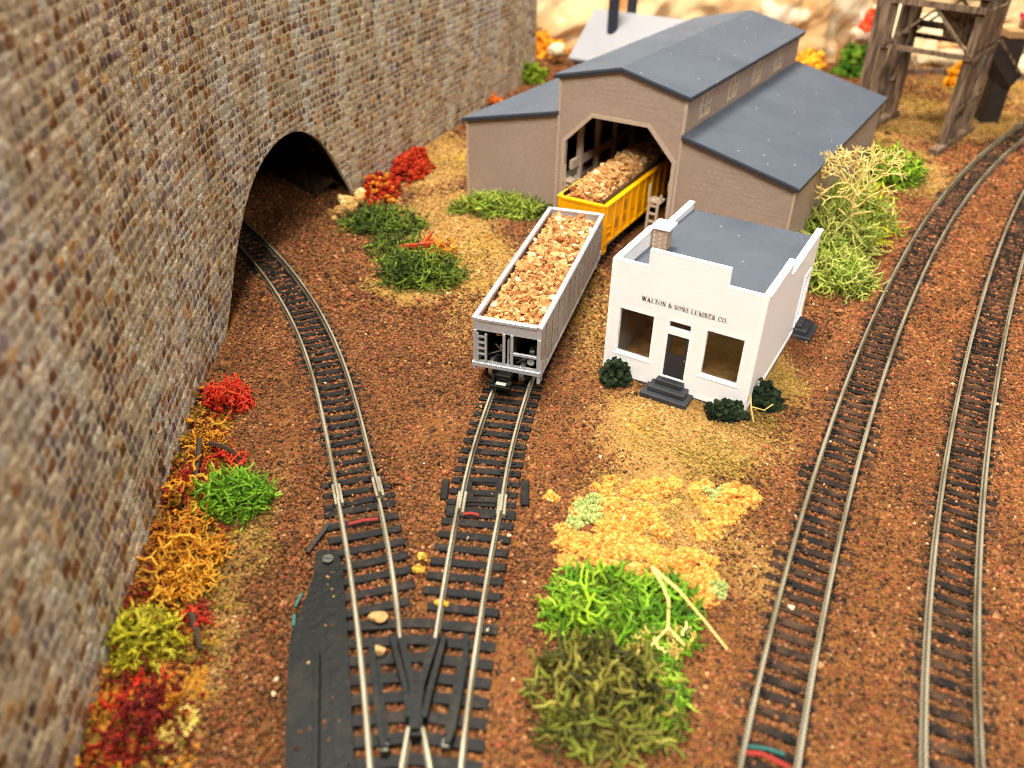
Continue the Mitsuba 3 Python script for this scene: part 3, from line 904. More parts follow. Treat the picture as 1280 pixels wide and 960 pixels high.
    put(st, 'step', F.m(cbox(W + .4, W + 3.8, 42.6, 49.8, 1.36, 2.7, .15)), 'm_step')
    put(st, 'step', F.m(cbox(W + .4, W + 2.2, 43.5, 48.9, 2.71, 3.6, .15)), 'm_step')
    # chimney against the left parapet
    c = put(t, 'chimney', F.m(cbox(1.75, 5.5, 20.2, 24, 25, 32.0, .05)), 'm_chimney')
    put(c, 'chimney_cap', F.m(cat([cbox(1.2, 6.3, 19.5, 24.8, 32.0, 32.8, .15), cbox(1.9, 5.5, 20.2, 24.0, 32.75, 33.2, .15)])), 'm_white_trim')
    # bare floor and inner walls
    put(t, 'floor', F.m(cbox(th, W - th, th, D - th, .56, .9)), 'm_floor')
    put(t, 'inner_wall', F.m(cat([cbox(th, th + .3, th, D - th, .9, 24.3), cbox(W - th - .3, W - th, th, 42, .9, 24.3), cbox(th + .3, W - th - .3, 26.0, 26.5, .9, 24.3)])), 'm_inside')


mat('m_floor', proc(lambda p, n, uv: mix(lin(120, 84, 46), lin(160, 120, 70), f3(p, .9, 3))), .9)


# ------------------------------------------------------------------ engine shed
def build_barn():
    F = Frame(12.3, 273.3, -31.87)
    t = thing('engine_shed', 'large taupe clapboard engine shed with grey roofs and a raised centre bay', 'building')
    D = 116.0; A0, A1 = 1.5, 45.3; th = 1.2
    op = P((4.7, -2), (42.9, -2), (42.9, 27.9), (33.5, 37.4), (14.1, 37.2), (4.7, 27.9))
    nave = P((A0, -1), (A1, -1), (A1, 48.6), (23.3, 53.6), (A0, 48.6))
    put(t, 'front_wall', F.m(front_slab(nave.difference(op), 0, th)), 'm_barn')
    put(t, 'wing_front', F.m(front_slab(P((-35.5, -1), (A0 - .01, -1), (A0 - .01, 36.9), (-35.5, 28.2)), .25, .25 + th)), 'm_barn')
    put(t, 'wing_front', F.m(front_slab(P((A1 + .01, -1), (82, -1), (82, 28.2), (A1 + .01, 36.9)), .25, .25 + th)), 'm_barn')
    put(t, 'rear_wall', F.m(cat([front_slab(nave, D - th, D), front_slab(P((-35.5, -1), (A0 - .01, -1), (A0 - .01, 36.9), (-35.5, 28.2)), D - th, D - .2), front_slab(P((A1 + .01, -1), (82, -1), (82, 28.2), (A1 + .01, 36.9)), D - th, D - .2)])), 'm_barn')
    put(t, 'side_wall', F.m(cbox(-35.5, -34.3, .26 + th, D - th, -1, 28.1)), 'm_barn')
    put(t, 'side_wall', F.m(cbox(80.8, 82, .26 + th, D - th, -1, 28.1)), 'm_barn')
    # clerestory walls with four windows each
    for a in (A0, A1 - th):
        wins = [sbox(b, 39.6, b + 7.5, 46.2) for b in (12, 37, 62, 87)]
        put(t, 'clerestory_wall', F.m(side_slab(sbox(th, 30, D - th, 48.5).difference(unary_union(wins)), a, a + th)), 'm_barn')
        out = a + th if a > 20 else a
        for w in wins:
            b0, z0, b1, z1 = w.bounds
            s = .25 if a > 20 else -.25
            lo, hi = sorted((out + s * .02, out + s))
            fr = sbox(b0 - .7, z0 - .7, b1 + .7, z1 + .7).difference(w)
            k = put(t, 'window', F.m(cat([side_slab(fr, lo, hi), cbox(lo, hi, (b0 + b1) / 2 - .3, (b0 + b1) / 2 + .3, z0, z1), cbox(lo, hi, b0, b1, (z0 + z1) / 2 - .25, (z0 + z1) / 2 + .25)])), 'm_barn_trim')
            am = out - s * 1.2
            put(k, 'pane', F.m(([(am, b0, z0), (am, b1, z0), (am, b1, z1), (am, b0, z1)], [[0, 1, 2], [0, 2, 3]])), 'm_blind')
    # roofs, each a slab with dark edges
    def slab(pts_az, b0, b1, thick):
        return hull(np.array([(a, b, z - q) for a, z in pts_az for b in (b0, b1) for q in (0, thick)]))
    for nm, pa in (('main_roof', ((-.1, 48.85), (23.25, 54.2))), ('main_roof', ((23.27, 54.2), (46.6, 48.85))), ('wing_roof', ((-36.8, 28.8), (A0 - .02, 37.5))), ('wing_roof', ((A1 + .02, 37.5), (83.2, 28.8)))):
        r = put(t, nm, F.m(slab(pa, -1.3, D + 1.6, .6)), 'm_roof')
        lo = [(a, z - .62) for a, z in pa]
        put(r, 'eave_board', F.m(cat([slab(lo, -1.25, -.35, .8)] + ([slab([(a, z) for a, z in lo if abs(a - 23.25) > 4 and not (A0 - 1 < a < A1 + 1)] + [((lo[0] if lo[0][0] < 0 else lo[1])[0] + (.8 if lo[0][0] < 0 else -.8), (lo[0] if lo[0][0] < 0 else lo[1])[1])], -.3, D + 1.5, .7)]))), 'm_eave')
    # door opening: trim
    put(t, 'opening_trim', F.m(front_slab(op.buffer(1.3, join_style=2).intersection(sbox(A0, 0, A1, 60)).difference(op.buffer(.02)), -.3, -.005)), 'm_barn_trim')
    for m in (cbox(A0 - .15, A0 + .7, -.3, -.005, 37, 48.3), cbox(A1 - .7, A1 + .3, -.3, -.005, 37, 48.3), cbox(A1 + .005, A1 + .25, -.004, .8, 38.5, 48.3), cbox(A0 - .15, A0 + .7, -.3, -.005, 0, 35.6), cbox(A1 - .7, A1 + .15, -.3, -.005, 0, 35.6), cbox(-35.7, -35, -.1, .245, 0, 28), cbox(81.5, 82.2, -.1, .245, 0, 28)):
        put(t, 'corner_board', F.m(m), 'm_barn_trim')
    # inside: posts, rail beams and walkways along both sides
    for a in (5.6, 41.9):
        for b in (9, 22, 36, 52, 70, 90):
            put(t, 'post', F.m(cbox(a - .9, a + .9, b - .8, b + .8, 0, 47)), 'm_barn_trim')
        put(t, 'beam', F.m(cbox(a - .6, a + .6, 3, D - 3, 17.5, 20.5)), 'm_barn_trim')
    put(t, 'walkway', F.m(cbox(-1.0, 4.5, 2, D - 3, 11.5, 12.5)), 'm_barn_trim')
    # ladders with platforms either side of the opening
    for a in (7.2, 38.6):
        L = thing('ladder', 'small tan ladder with a platform ' + ('left' if a < 20 else 'right') + ' of the yellow car at the shed opening', 'ladder')
        for x in (a - 1.5, a + 1.5):
            put(L, 'ladder_side', F.m(bar((x, -1.2, -.2), (x, -.5, 15.5), .7, .7)), 'm_ladder')
        for k in range(5):
            put(L, 'rung', F.m(cbox(a - 1.2, a + 1.2, -1.25 + .13 * k, -.7 + .13 * k, 2.2 + 2.6 * k, 2.9 + 2.6 * k)), 'm_ladder')
        put(L, 'platform', F.m(cbox(a - 2.2, a + 2.4, -.9, 3.5, 14.0, 14.8, .1)), 'm_ladder')
        put(L, 'railing_post', F.m(cbox(a - 2.3, a - 1.7, -.6, 0, 14.8, 20)), 'm_ladder')
        put(L, 'railing_post', F.m(cbox(a + 1.9, a + 2.5, -.6, 0, 14.8, 17)), 'm_ladder')


mat('m_blind', lin(186, 166, 148), .4, spec=.5)


def build_shed():
    F = Frame(38.8, 450, -31)
    t = thing('storehouse', 'small building with pale grey roof and two black smokestacks behind the engine shed', 'building')
    rl = lambda b, z: (b, z)
    put(t, 'wall', F.m(cat([front_slab(sbox(1, -1, 47, 19), -23.5, -22.3), front_slab(sbox(1, -1, 47, 19), 22.3, 23.5), side_slab(P((-22.3, -1), (22.3, -1), (22.3, 19.5), (0, 37), (-22.3, 19.5)), 1, 2.2), side_slab(P((-22.3, -1), (22.3, -1), (22.3, 19.5), (0, 37), (-22.3, 19.5)), 45.8, 47)])), 'm_barn')
    put(t, 'roof', F.m(hull(np.array([(a, b, z - q) for a in (-.5, 48.5) for b, z in ((-26, 19.6), (0, 38.5)) for q in (0, .9)]))), 'm_pale_roof')
    put(t, 'roof', F.m(hull(np.array([(a, b, z - q) for a in (-.5, 48.5) for b, z in ((26, 19.6), (.02, 38.5)) for q in (0, .9)]))), 'm_pale_roof')
    put(t, 'eave_board', F.m(cbox(-.4, 48.4, -25.9, -25.2, 18.0, 18.9)), 'm_eave')
    for (x, y, z) in ((46.2, 434.5, 24), (58.5, 462, 24)):
        s = put(t, 'smokestack', cyl((x, y, z), (x, y, 66), 2.6, 20), 'm_stack', smooth=40)
        put(s, 'stack_band', cyl((x, y, 58), (x, y, 59.5), 2.9, 20), 'm_stack', smooth=40)


mat('m_stack', lin(38, 42, 54), .5)


# ------------------------------------------------------------------ cars
def chips(F, a0, a1, b0, b1, zbase, heap, name, label, seed, size, count):
    r = np.random.default_rng(seed)
    t = thing(name, label, 'load')
    A, B = np.meshgrid(np.linspace(a0 - .3, a1 + .3, 12), np.linspace(b0 - .3, b1 + .3, 30), indexing='ij')
    q = np.sin(np.clip((A - a0) / (a1 - a0), 0, 1) * np.pi) ** .6 * np.sin(np.clip((B - b0) / (b1 - b0), 0, 1) * np.pi) ** .35
    Z = zbase - 1.0 + heap * q + .5 * (meshkit.fbm(np.stack([A * .4, B * .4, A * 0 + seed], -1), 3) - .5)
    i, j = np.meshgrid(np.arange(11), np.arange(29), indexing='ij')
    qd = np.stack([i * 30 + j, (i + 1) * 30 + j, (i + 1) * 30 + j + 1, i * 30 + j + 1], -1).reshape(-1, 4)
    put(t, 'bed', F.m((np.stack([A, B, Z], -1).reshape(-1, 3), np.vstack([qd[:, [0, 1, 2]], qd[:, [0, 2, 3]]]))), 'm_brown_load')
    out = []
    for k in range(count):
        a, b = r.uniform(a0, a1), r.uniform(b0, b1)
        q = (math.sin((a - a0) / (a1 - a0) * math.pi) ** .6) * (math.sin((b - b0) / (b1 - b0) * math.pi) ** .35)
        z = zbase - .75 + heap * q + r.uniform(-.35, .55) + .8 * (meshkit.fbm(np.array([[a * .3, b * .3, seed]]), 2)[0] - .5)
        s = size * r.lognormal(0, .35)
        dims = np.array([r.uniform(.75, 1.5), r.uniform(.6, 1.0), r.uniform(.45, .85)]) * s
        pts = (r.uniform(-1, 1, (14, 3))); pts /= np.abs(pts).max(1, keepdims=True) ** .9
        pts *= dims / 1.0 * .62
        M = trimesh.transformations.random_rotation_matrix(r.random(3))[:3, :3]
        tilt = trimesh.transformations.euler_matrix(r.normal(0, .6), r.normal(0, .6), r.uniform(0, 6.3))[:3, :3]
        v, f = hull(pts @ tilt.T)
        hm = max(np.abs(v[:, 0]).max(), .1)
        a = min(max(a, a0 + hm * .8), a1 - hm * .8)
        out.append((F.p(v + [a, b, z]), f, (r.random(), r.random()), dims[0] * dims[1] + z * .4 * 1))
    o = np.argsort([-x[3] for x in out])
    for k in o[:300]:
        put(t, 'chip', out[k][:2], 'm_chip', uv=out[k][2])
    if count > 300:
        rest = [out[k] for k in o[300:]]
        v, f = cat([x[:2] for x in rest])
        key = put(t, 'chips', (v, f), 'm_chip', uv=np.vstack([np.tile(x[2], (len(x[0]), 1)) for x in rest]))
        labels[key] = {'kind': 'stuff'}


def truck(t, F, b, mat_w='m_steel'):
    tr = put(t, 'truck', F.m(cat([cbox(-5.4, -4.75, b - 6.4, b + 6.4, 4.2, 6.4, .2), cbox(4.75, 5.4, b - 6.4, b + 6.4, 4.2, 6.4, .2), cbox(-4.5, 4.5, b - 1.6, b + 1.6, 4.6, 6.9, .2)])), 'm_black')
    for bb in (b - 4.6, b + 4.6):
        put(tr, 'wheelset', F.m(cat([cyl((-3.5, bb, 5.4), (3.5, bb, 5.4), .5, 10)] + [cyl((s * 3.5, bb, 5.4), (s * 4.45, bb, 5.4), 2.35, 22) for s in (-1, 1)] + [cyl((s * 3.35, bb, 5.4), (s * 3.6, bb, 5.4), 2.75, 22) for s in (-1, 1)])), mat_w, smooth=40)


def build_hopper():
    # local frame: a across from the centre line, b back along the car
    yaw = -16.26
    F0 = Frame(-9.68, 166.31, yaw); o = F0.p(np.array([8.535, 0, 0]))
    F = Frame(o[0], o[1], yaw)
    W, L, ZT_, ZS = 8.3, 70.7, 19.6, 6.7
    t = thing('hopper_car', 'silver ribbed hopper car with an open end frame, nearest on the siding', 'railway car', 'loaded freight cars')
    put(t, 'rim', F.m(cat([cbox(-W - .35, -W + 1.0, 0, L, 18.6, ZT_, .18), cbox(W - 1.0, W + .35, 0, L, 18.6, ZT_, .18), cbox(-W + 1.02, W - 1.02, -.25, 1.1, 18.62, ZT_ - .02, .18), cbox(-W + 1.02, W - 1.02, L - 1.1, L + .25, 18.62, ZT_ - .02, .18)])), 'm_silver')
    for s in (-1, 1):
        k = put(t, 'side_panel', F.m(cbox(*sorted((s * (W - .5), s * W)), .3, L - .3, 6.3, 18.7)), 'm_silver_shaded')
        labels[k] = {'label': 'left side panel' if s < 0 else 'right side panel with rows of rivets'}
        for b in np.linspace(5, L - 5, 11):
            put(t, 'rib', F.m(cbox(*sorted((s * W, s * (W + .22))), b - .3, b + .3, 6.6, 18.6, .12)), 'm_silver_shaded')
        riv = []
        for b in [q + e for q in np.linspace(5, L - 5, 11) for e in (-.9, .9)]:
            for z in (7.6, 9.4, 11.2, 13, 14.8, 16.6):
                a = s * (W + .03)
                riv.append(hull(np.array([(a + s * .2, b, z), (a, b - .2, z), (a, b + .2, z), (a, b, z - .2), (a, b, z + .2)])))
        key = put(t, 'rivets', F.m(cat(riv)), 'm_silver'); labels[key] = {'kind': 'stuff'}
        put(t, 'side_sill', F.m(cbox(*sorted((s * (W - .6), s * (W + .25))), .6, L - .6, 5.4, 6.3, .12)), 'm_silver')
    for e in (0, 1):
        E = lambda m: F.m((lambda v, f: ((v if not e else np.stack([-v[:, 0], L - v[:, 1], v[:, 2]], 1)), f))(*as_vf(m)))
        put(t, 'end_plate', E(cbox(-W + .02, W - .02, .25, .75, 16.0, 18.6)), 'm_silver')
        rv = [hull(np.array([(a, .1, z), (a - .16, .27, z), (a + .16, .27, z), (a, .27, z - .16), (a, .27, z + .16)])) for a in np.linspace(-W + 1, W - 1, 22) for z in (16.35,)]
        key = put(t, 'rivets', E(cat(rv)), 'm_silver'); labels[key] = {'kind': 'stuff'}
        for a, w in ((-W + .45, .9), (W - .45, .9), (-.7, .65), (1.25, .65)):
            put(t, 'end_post', E(cbox(a - w / 2, a + w / 2, 0, .6, ZS + .8, 16.1, .1)), 'm_silver')
        put(t, 'end_sill', E(cbox(-W - .3, W + .3, -.5, 1.2, ZS - .6, ZS + .8, .2)), 'm_silver')
        put(t, 'end_floor', E(cbox(-W + .3, W - .3, 1.2, 15, ZS - .9, ZS - .5)), 'm_black')
        put(t, 'cross_bar', E(cbox(1.6, W - .9, .05, .65, 10.6, 11.4, .1)), 'm_silver')
        put(t, 'slope_sheet', E(hull(np.array([(s * (W - .55), b, z - q) for s in (-1, 1) for b, z in ((1.6, 16.2), (17, 5.6)) for q in (0, .5)]))), 'm_silver_shaded')
        put(t, 'center_plate', E(hull(np.array([(.1 + s * .25, b, z) for s in (-1, 1) for b, z in ((1.2, 7.2), (1.2, 14), (3.4, 14), (15, 7.2))]))), 'm_silver_shaded')
        ld = put(t, 'ladder', E(cat([cbox(-W + 1.0, -W + 1.4, -.4, .1, ZS + .6, 15.5), cbox(-W + 3.0, -W + 3.5, -.4, .1, ZS + .2, 15.5)])), 'm_silver')
        for z in (9.6, 11.2, 12.8, 14.4):
            put(ld, 'rung', E(cbox(-W + 1.4, -W + 3.0, -.35, .05, z, z + .42)), 'm_silver')
        put(t, 'step', E(cat([cbox(W - .6, W + .1, -.1, .4, 4.2, ZS - .6), cbox(W - .6, W + .1, 1.8, 2.3, 4.2, ZS - .6), cbox(W - .6, W + .1, -.1, 2.3, 4.0, 4.5)])), 'm_silver')
        put(t, 'step', E(cat([cbox(-W - .1, -W + .6, -.1, .4, 5.2, ZS - .6), cbox(-W - .1, -W + .6, 1.4, 1.9, 5.2, ZS - .6)])), 'm_silver')
        put(t, 'brake_gear', E(cat([bar((2.0, 2.2, 7.4), (5.6, 4.5, 9.4), .3), bar((4.8, 2.0, 7.6), (6.6, 3.6, 9.2), .3), cyl((5.6, 1.6, 8.6), (5.6, 2.4, 8.6), .9, 14), bar((-5.6, 3, 8), (-1.6, 2, 10.5), .25), bar((-3.2, 1.6, 12.2), (-1.2, 1.2, 10.6), .22)])), 'm_steel')
        cp = put(t, 'coupler', E(cat([cbox(-1.9, 1.9, -2.6, 3.5, 4.3, 6.4, .25), cbox(-2.6, -1.9, -4.8, -.6, 4.0, 5.6, .2), cbox(1.4, 2.6, -4.9, -3.2, 4.0, 5.6, .2), cbox(-2.6, 2.6, -5.3, -4.4, 4.0, 4.9, .15)])), 'm_black')
        if not e:
            k = put(cp, 'plate', E(cbox(-1.5, 1.1, -4.35, -2.65, 4.0, 4.5, .1)), 'm_plate'); labels[k] = {'label': 'pale greenish grey coupler plate'}
        put(t, 'side_gusset', E(hull(np.array([(W - .1, b, z) for b, z in ((.4, 7.2), (.4, 10.5), (6.5, 7.2))] + [(W + .3, b, z) for b, z in ((.4, 7.2), (.4, 10.5), (6.5, 7.2))]))), 'm_silver')
    for b in (22, 35.3, 48.5):
        put(t, 'outlet', F.m(hull(np.array([(s * x, b + q, z) for s in (-1, 1) for x, q, z in ((6.5, -5.5, 7), (6.5, 5.5, 7), (4.6, -2.4, 4.2), (4.6, 2.4, 4.2))]))), 'm_silver_shaded')
    truck(t, F, 6.6); truck(t, F, L - 6.6)
    chips(F, -W + 1.05, W - 1.05, 1.1, L - 1.1, 17.6, 1.9, 'wood_chip_load', 'light tan wood chips heaped in the silver hopper car', 21, 1.08, 1250)


mat('m_plate', lin(170, 176, 160), .6)


def build_gondola():
    d = np.array([.50, .866]); yaw = -math.degrees(math.atan2(d[0], d[1]))
    F = Frame(20.3, 239.2, yaw)
    W, L, Z1, Z0 = 8.0, 62, 19.6, 7.0
    t = thing('gondola_car', 'yellow gondola car with ribbed sides, half inside the engine shed', 'railway car', 'loaded freight cars')
    for s in (-1, 1):
        put(t, 'side_panel', F.m(cbox(*sorted((s * (W - .6), s * W)), .6, L - .6, Z0, Z1 - .7)), 'm_yellow')
        for b in np.linspace(1.0, L - 1.0, 11):
            put(t, 'rib', F.m(cbox(*sorted((s * W, s * (W + .6))), b - .5, b + .5, Z0 - .6, Z1 - .7, .15)), 'm_yellow')
        put(t, 'top_rail', F.m(cbox(*sorted((s * (W - .9), s * (W + .7))), 0, L, Z1 - .7, Z1, .15)), 'm_yellow')
        put(t, 'side_sill', F.m(cbox(*sorted((s * (W - .6), s * (W + .4))), .4, L - .4, Z0 - 1.0, Z0, .15)), 'm_yellow')
    for b0, b1 in ((0, .6), (L - .6, L)):
        put(t, 'end_panel', F.m(cbox(-W + .02, W - .02, b0, b1, Z0 - 1.0, Z1 - .3)), 'm_yellow')
        put(t, 'top_rail', F.m(cbox(-W + .95, W - .95, b0 - .4, b1 + .4, Z1 - 1.0, Z1 - .02, .15)), 'm_yellow')
    for s in (-1, 1):
        put(t, 'corner_step', F.m(cat([cbox(*sorted((s * (W - .5), s * (W + .3))), .1, .7, 3.6, Z0 - .9), cbox(*sorted((s * (W - .5), s * (W + .3))), 2.2, 2.8, 3.6, Z0 - .9), cbox(*sorted((s * (W - .5), s * (W + .3))), .1, 2.8, 3.4, 4.0)])), 'm_yellow')
        put(t, 'grab_iron', F.m(cat([cbox(*sorted((s * (W + .02), s * (W + .4))), 2.2, 5.4, z, z + .35) for z in (9.6, 11.6)])), 'm_yellow')
    # faint stencilled marks on the right side
    for b, dz, l, h in ((2.3, 8.2, 3.6, .7), (8.6, 9.2, 2.6, 3.6), (13.8, 9.0, 3.4, 2.6), (14.2, 13.0, 3.0, 3.4), (20.6, 10.6, 3.4, .9)):
        key = put(t, 'stencil_mark', F.m(cat([cbox(W + .002, W + .03, b + q, b + q + .5, dz, dz + h) for q in np.arange(0, l, .9)])), 'm_stencil')
    put(t, 'floor', F.m(cbox(-W + .6, W - .6, .6, L - .6, Z0 - .4, Z0 + .2)), 'm_dark')
    put(t, 'liner', F.m(cat([cbox(-W + .95, -W + 1.6, 1.2, L - .62, Z0 + .2, Z1 + .9), cbox(W - 1.6, W - .95, 1.2, L - .62, Z0 + .2, Z1 + .9)])), 'm_dark')
    put(t, 'underframe', F.m(cbox(-3, 3, 2, L - 2, 5.6, Z0 - .4)), 'm_black')
    for e in (0, 1):
        put(t, 'coupler', F.m(cat([cbox(-1.2, 1.2, *((-3.2, 3) if not e else (L - 3, L + 3.2)), 4.4, 6.0, .2)])), 'm_black')
    truck(t, F, 9, 'm_black'); truck(t, F, L - 9, 'm_black')
    chips(F, -W + 1.7, W - 2.0, 1.6, L - 2, 19.6, 5.0, 'wood_chip_load', 'pale tan wood chips heaped in the yellow gondola car', 22, 1.05, 950)


mat('m_stencil', lin(120, 84, 10), .6)


# ------------------------------------------------------------------ timber tower
def build_tower():
    F = Frame(160, 379, -40.9)
    W, Dp = 34.5, 30.0
    t = thing('coaling_tower', 'tall weathered timber coaling tower on legs, with a black chute, at the upper right', 'tower')
    for a in (0, W):
        put(t, 'sill', F.m(cbox(a - 2.2, a + 2.2, -11 if a else -6, Dp + 9, -.4, 2.6, .3)), 'm_wood')
    for a, b, w in ((-2.2, 0, 8.6), (W, 0, 3.4), (0, Dp, 6.0), (W, Dp, 4.2)):
        put(t, 'leg', F.m(bar((a, b, 2.6), (a - (1.6 if a < 1 else 0.4), b, 60), w, 2.6, up=(0, 1, 0))), 'm_wood')
    for a in (0, W):
        put(t, 'leg', F.m(bar((a, 11, 2.6), (a, 14, 60), 3.4, 2.6, up=(0, 1, 0))), 'm_wood')
        put(t, 'side_brace', F.m(bar((a, 1, 6), (a, Dp - 1, 36), 1.4, 2.2)), 'm_wood_dark')
        for z0, z1 in ((16, 19), (37, 39)):
            put(t, 'side_brace', F.m(bar((a + (1.5 if a else -1.5), -1.2, z0), (a + (1.5 if a else -1.5), Dp + 1, z1), 1.0, 1.6)), 'm_wood')
    for b in (-1.8, Dp + 1.8):
        put(t, 'girt', F.m(bar((-1.5, b, 38.3), (W + 1.5, b, 38.3), 1.1, 2.0)), 'm_wood')
        put(t, 'girt', F.m(bar((-1.5, b, 56.4), (W + 1.5, b, 56.4), 1.3, 2.4)), 'm_wood')
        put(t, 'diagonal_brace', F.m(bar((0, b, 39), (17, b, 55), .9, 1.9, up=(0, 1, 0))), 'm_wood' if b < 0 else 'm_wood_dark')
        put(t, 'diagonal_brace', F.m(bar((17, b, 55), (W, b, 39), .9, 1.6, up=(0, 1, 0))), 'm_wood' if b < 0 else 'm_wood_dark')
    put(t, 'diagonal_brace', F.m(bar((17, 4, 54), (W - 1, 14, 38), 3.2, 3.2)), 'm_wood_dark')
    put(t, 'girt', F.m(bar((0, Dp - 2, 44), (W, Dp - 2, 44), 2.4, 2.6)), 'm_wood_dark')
    # hopper bottom and bin: boards
    bn = thing
    for k in range(9):
        a0 = 18.3 + k * 1.8
        put(t, 'board', F.m(hull(np.array([(a0, 1, 57), (a0 + 1.7, 1, 57), (a0, 2, 57), (a0 + 1.7, 2, 57), (max(a0, 20 + k * 1.65), 6, 44 - k * .3), (max(a0, 20 + k * 1.65) + 1.6, 6, 44 - k * .3), (max(a0, 20 + k * 1.65), 7, 44), (max(a0, 20 + k * 1.65) + 1.6, 7, 44)]))), 'm_wood')
    for k in range(10):
        z = 60.5 + k * 3.4
        put(t, 'bin_board', F.m(cat([cbox(-2, W + 2, -2.6 + .1 * (k % 2), -1.4, z, z + 3.2), cbox(-2, W + 2, Dp + 1.4, Dp + 2.6, z, z + 3.2)])), 'm_wood')
        put(t, 'bin_board', F.m(cat([cbox(-2, -.8, -1.3, Dp + 1.3, z, z + 3.2), cbox(W + .8, W + 2 + .1 * (k % 2), -1.3, Dp + 1.3, z, z + 3.2)])), 'm_wood')
    for k in range(7):
        b = 1 + k * 4.1
        put(t, 'board', F.m(cbox(W + .6, W + 1.6, b, b + 3.8, 41, 56)), 'm_wood')
    # chute, its bright edge, and the black pillar under it
    c = put(t, 'chute', hull(np.array([(206 + x, 398 + y, 42 + z) for x, y, z in ((0, 0, 0), (6, -3, 0), (0, 0, -7), (6, -3, -7))] + [(227 + x, 399 + y, 22 + z) for x, y, z in ((0, 0, 0), (6, -3, 0), (-3, 0, -5), (3, -3, -5))])), 'm_chute')
    put(c, 'chute_edge', cat([bar((213.0, 394.4, 42.8), (233.2, 395.4, 22.4), .5, 1.1), bar((208.5, 396.4, 42.8), (229.5, 397.2, 22.4), .5, .8)]), 'm_wood')
    p = thing('timber_pillar', 'dark square timber pillar standing behind the chute of the tower', 'pillar')
    put(p, 'post', cbox(223, 231.5, 398, 406, -.5, 38, .4), 'm_chute')
    put(p, 'cap_block', cat([cbox(222.4, 232.4, 397.5, 407, 38, 41.5, .4), cbox(230, 234, 399, 407, 41.5, 47, .4)]), 'm_tanblock')


mat('m_tanblock', lin(150, 116, 76), .8)
mat('m_chute', proc(lambda p, n, uv: mix(lin(30, 26, 24), lin(52, 42, 36), f3(p, .4, 3))), .6)


# ------------------------------------------------------------------ ground and background
CLIFF = np.array([(-60, 560), (-8, 545), (35, 535), (110, 527), (168, 512), (200, 522), (240, 548), (300, 540), (380, 520), (470, 470), (560, 400)], float)


def build_ground():
    xs, ys = np.arange(-230, 560, 3.0), np.arange(-60, 640, 3.0)
    X, Y = np.meshgrid(xs, ys, indexing='ij')
    Z = .7 * (meshkit.fbm(np.stack([X * .06, Y * .06, X * 0], -1), 3, 1) - .5)
    for c in (c1, c2, c3, c4):
        d = np.sqrt(((X[..., None] - c[::6, 0]) ** 2 + (Y[..., None] - c[::6, 1]) ** 2).min(-1))
        Z = Z * np.clip((d - 6) / 6, 0, 1) + .15 * np.clip((14 - d) / 6, 0, 1) * np.clip(d, 0, 1)
    Z = np.where((X < -15) & (X > -60) & (Y < 112) & (Y > 20), Z * .2 - .3, Z)
    n1, n2 = X.shape
    i, j = np.meshgrid(np.arange(n1 - 1), np.arange(n2 - 1), indexing='ij')
    q = np.stack([i * n2 + j, (i + 1) * n2 + j, (i + 1) * n2 + j + 1, i * n2 + j + 1], -1).reshape(-1, 4)
    put(None, 'ground', (np.stack([X, Y, Z], -1).reshape(-1, 3), np.vstack([q[:, [0, 1, 2]], q[:, [0, 2, 3]]])), 'm_ground', smooth=True)
    labels['ground'] = {'label': 'brown layout base with tan turf', 'category': 'ground', 'kind': 'structure'}
    # rocky plaster cliff at the back
    t = np.r_[0, np.cumsum(np.linalg.norm(np.diff(CLIFF, axis=0), axis=1))]
    cs = CubicSpline(t, CLIFF); s = np.arange(0, t[-1], 2.5); z = np.arange(-3, 150, 2.5)
    S, Zc = np.meshgrid(s, z, indexing='ij')
    B = cs(S); Dv = cs(S, 1); Dv /= np.linalg.norm(Dv, axis=-1, keepdims=True); N = np.stack([Dv[..., 1], -Dv[..., 0]], -1)
    nz = meshkit.fbm(np.stack([S * .03, Zc * .035, S * 0], -1), 5, 8); nz = np.abs(nz - .5) * 2
    off = -nz * 22 - Zc * .22 + 3
    B = B + N * off[..., None]
    n1, n2 = S.shape
    i, j = np.meshgrid(np.arange(n1 - 1), np.arange(n2 - 1), indexing='ij')
    q = np.stack([i * n2 + j, (i + 1) * n2 + j, (i + 1) * n2 + j + 1, i * n2 + j + 1], -1).reshape(-1, 4)
    put(None, 'rock_hill', (np.concatenate([B, Zc[..., None]], -1).reshape(-1, 3), np.vstack([q[:, [0, 1, 2]], q[:, [0, 2, 3]]])), 'm_cliff', smooth=True)
    labels['rock_hill'] = {'label': 'cream and tan plaster rock face behind the buildings', 'category': 'cliff', 'kind': 'structure'}


def shoulder_h(x, y, d):
    k = np.clip(.35 + 1.5 * meshkit.fbm(np.stack([x * .11, y * .11, x * 0 + 2], -1), 3, 15) - .25, .25, 1.15)
    return np.interp(d, [4.5, 5.1, 6.2, 7.4, 8.8, 11], [.25, 1.0, 1.12, 1.05, .6, -.1]) * k


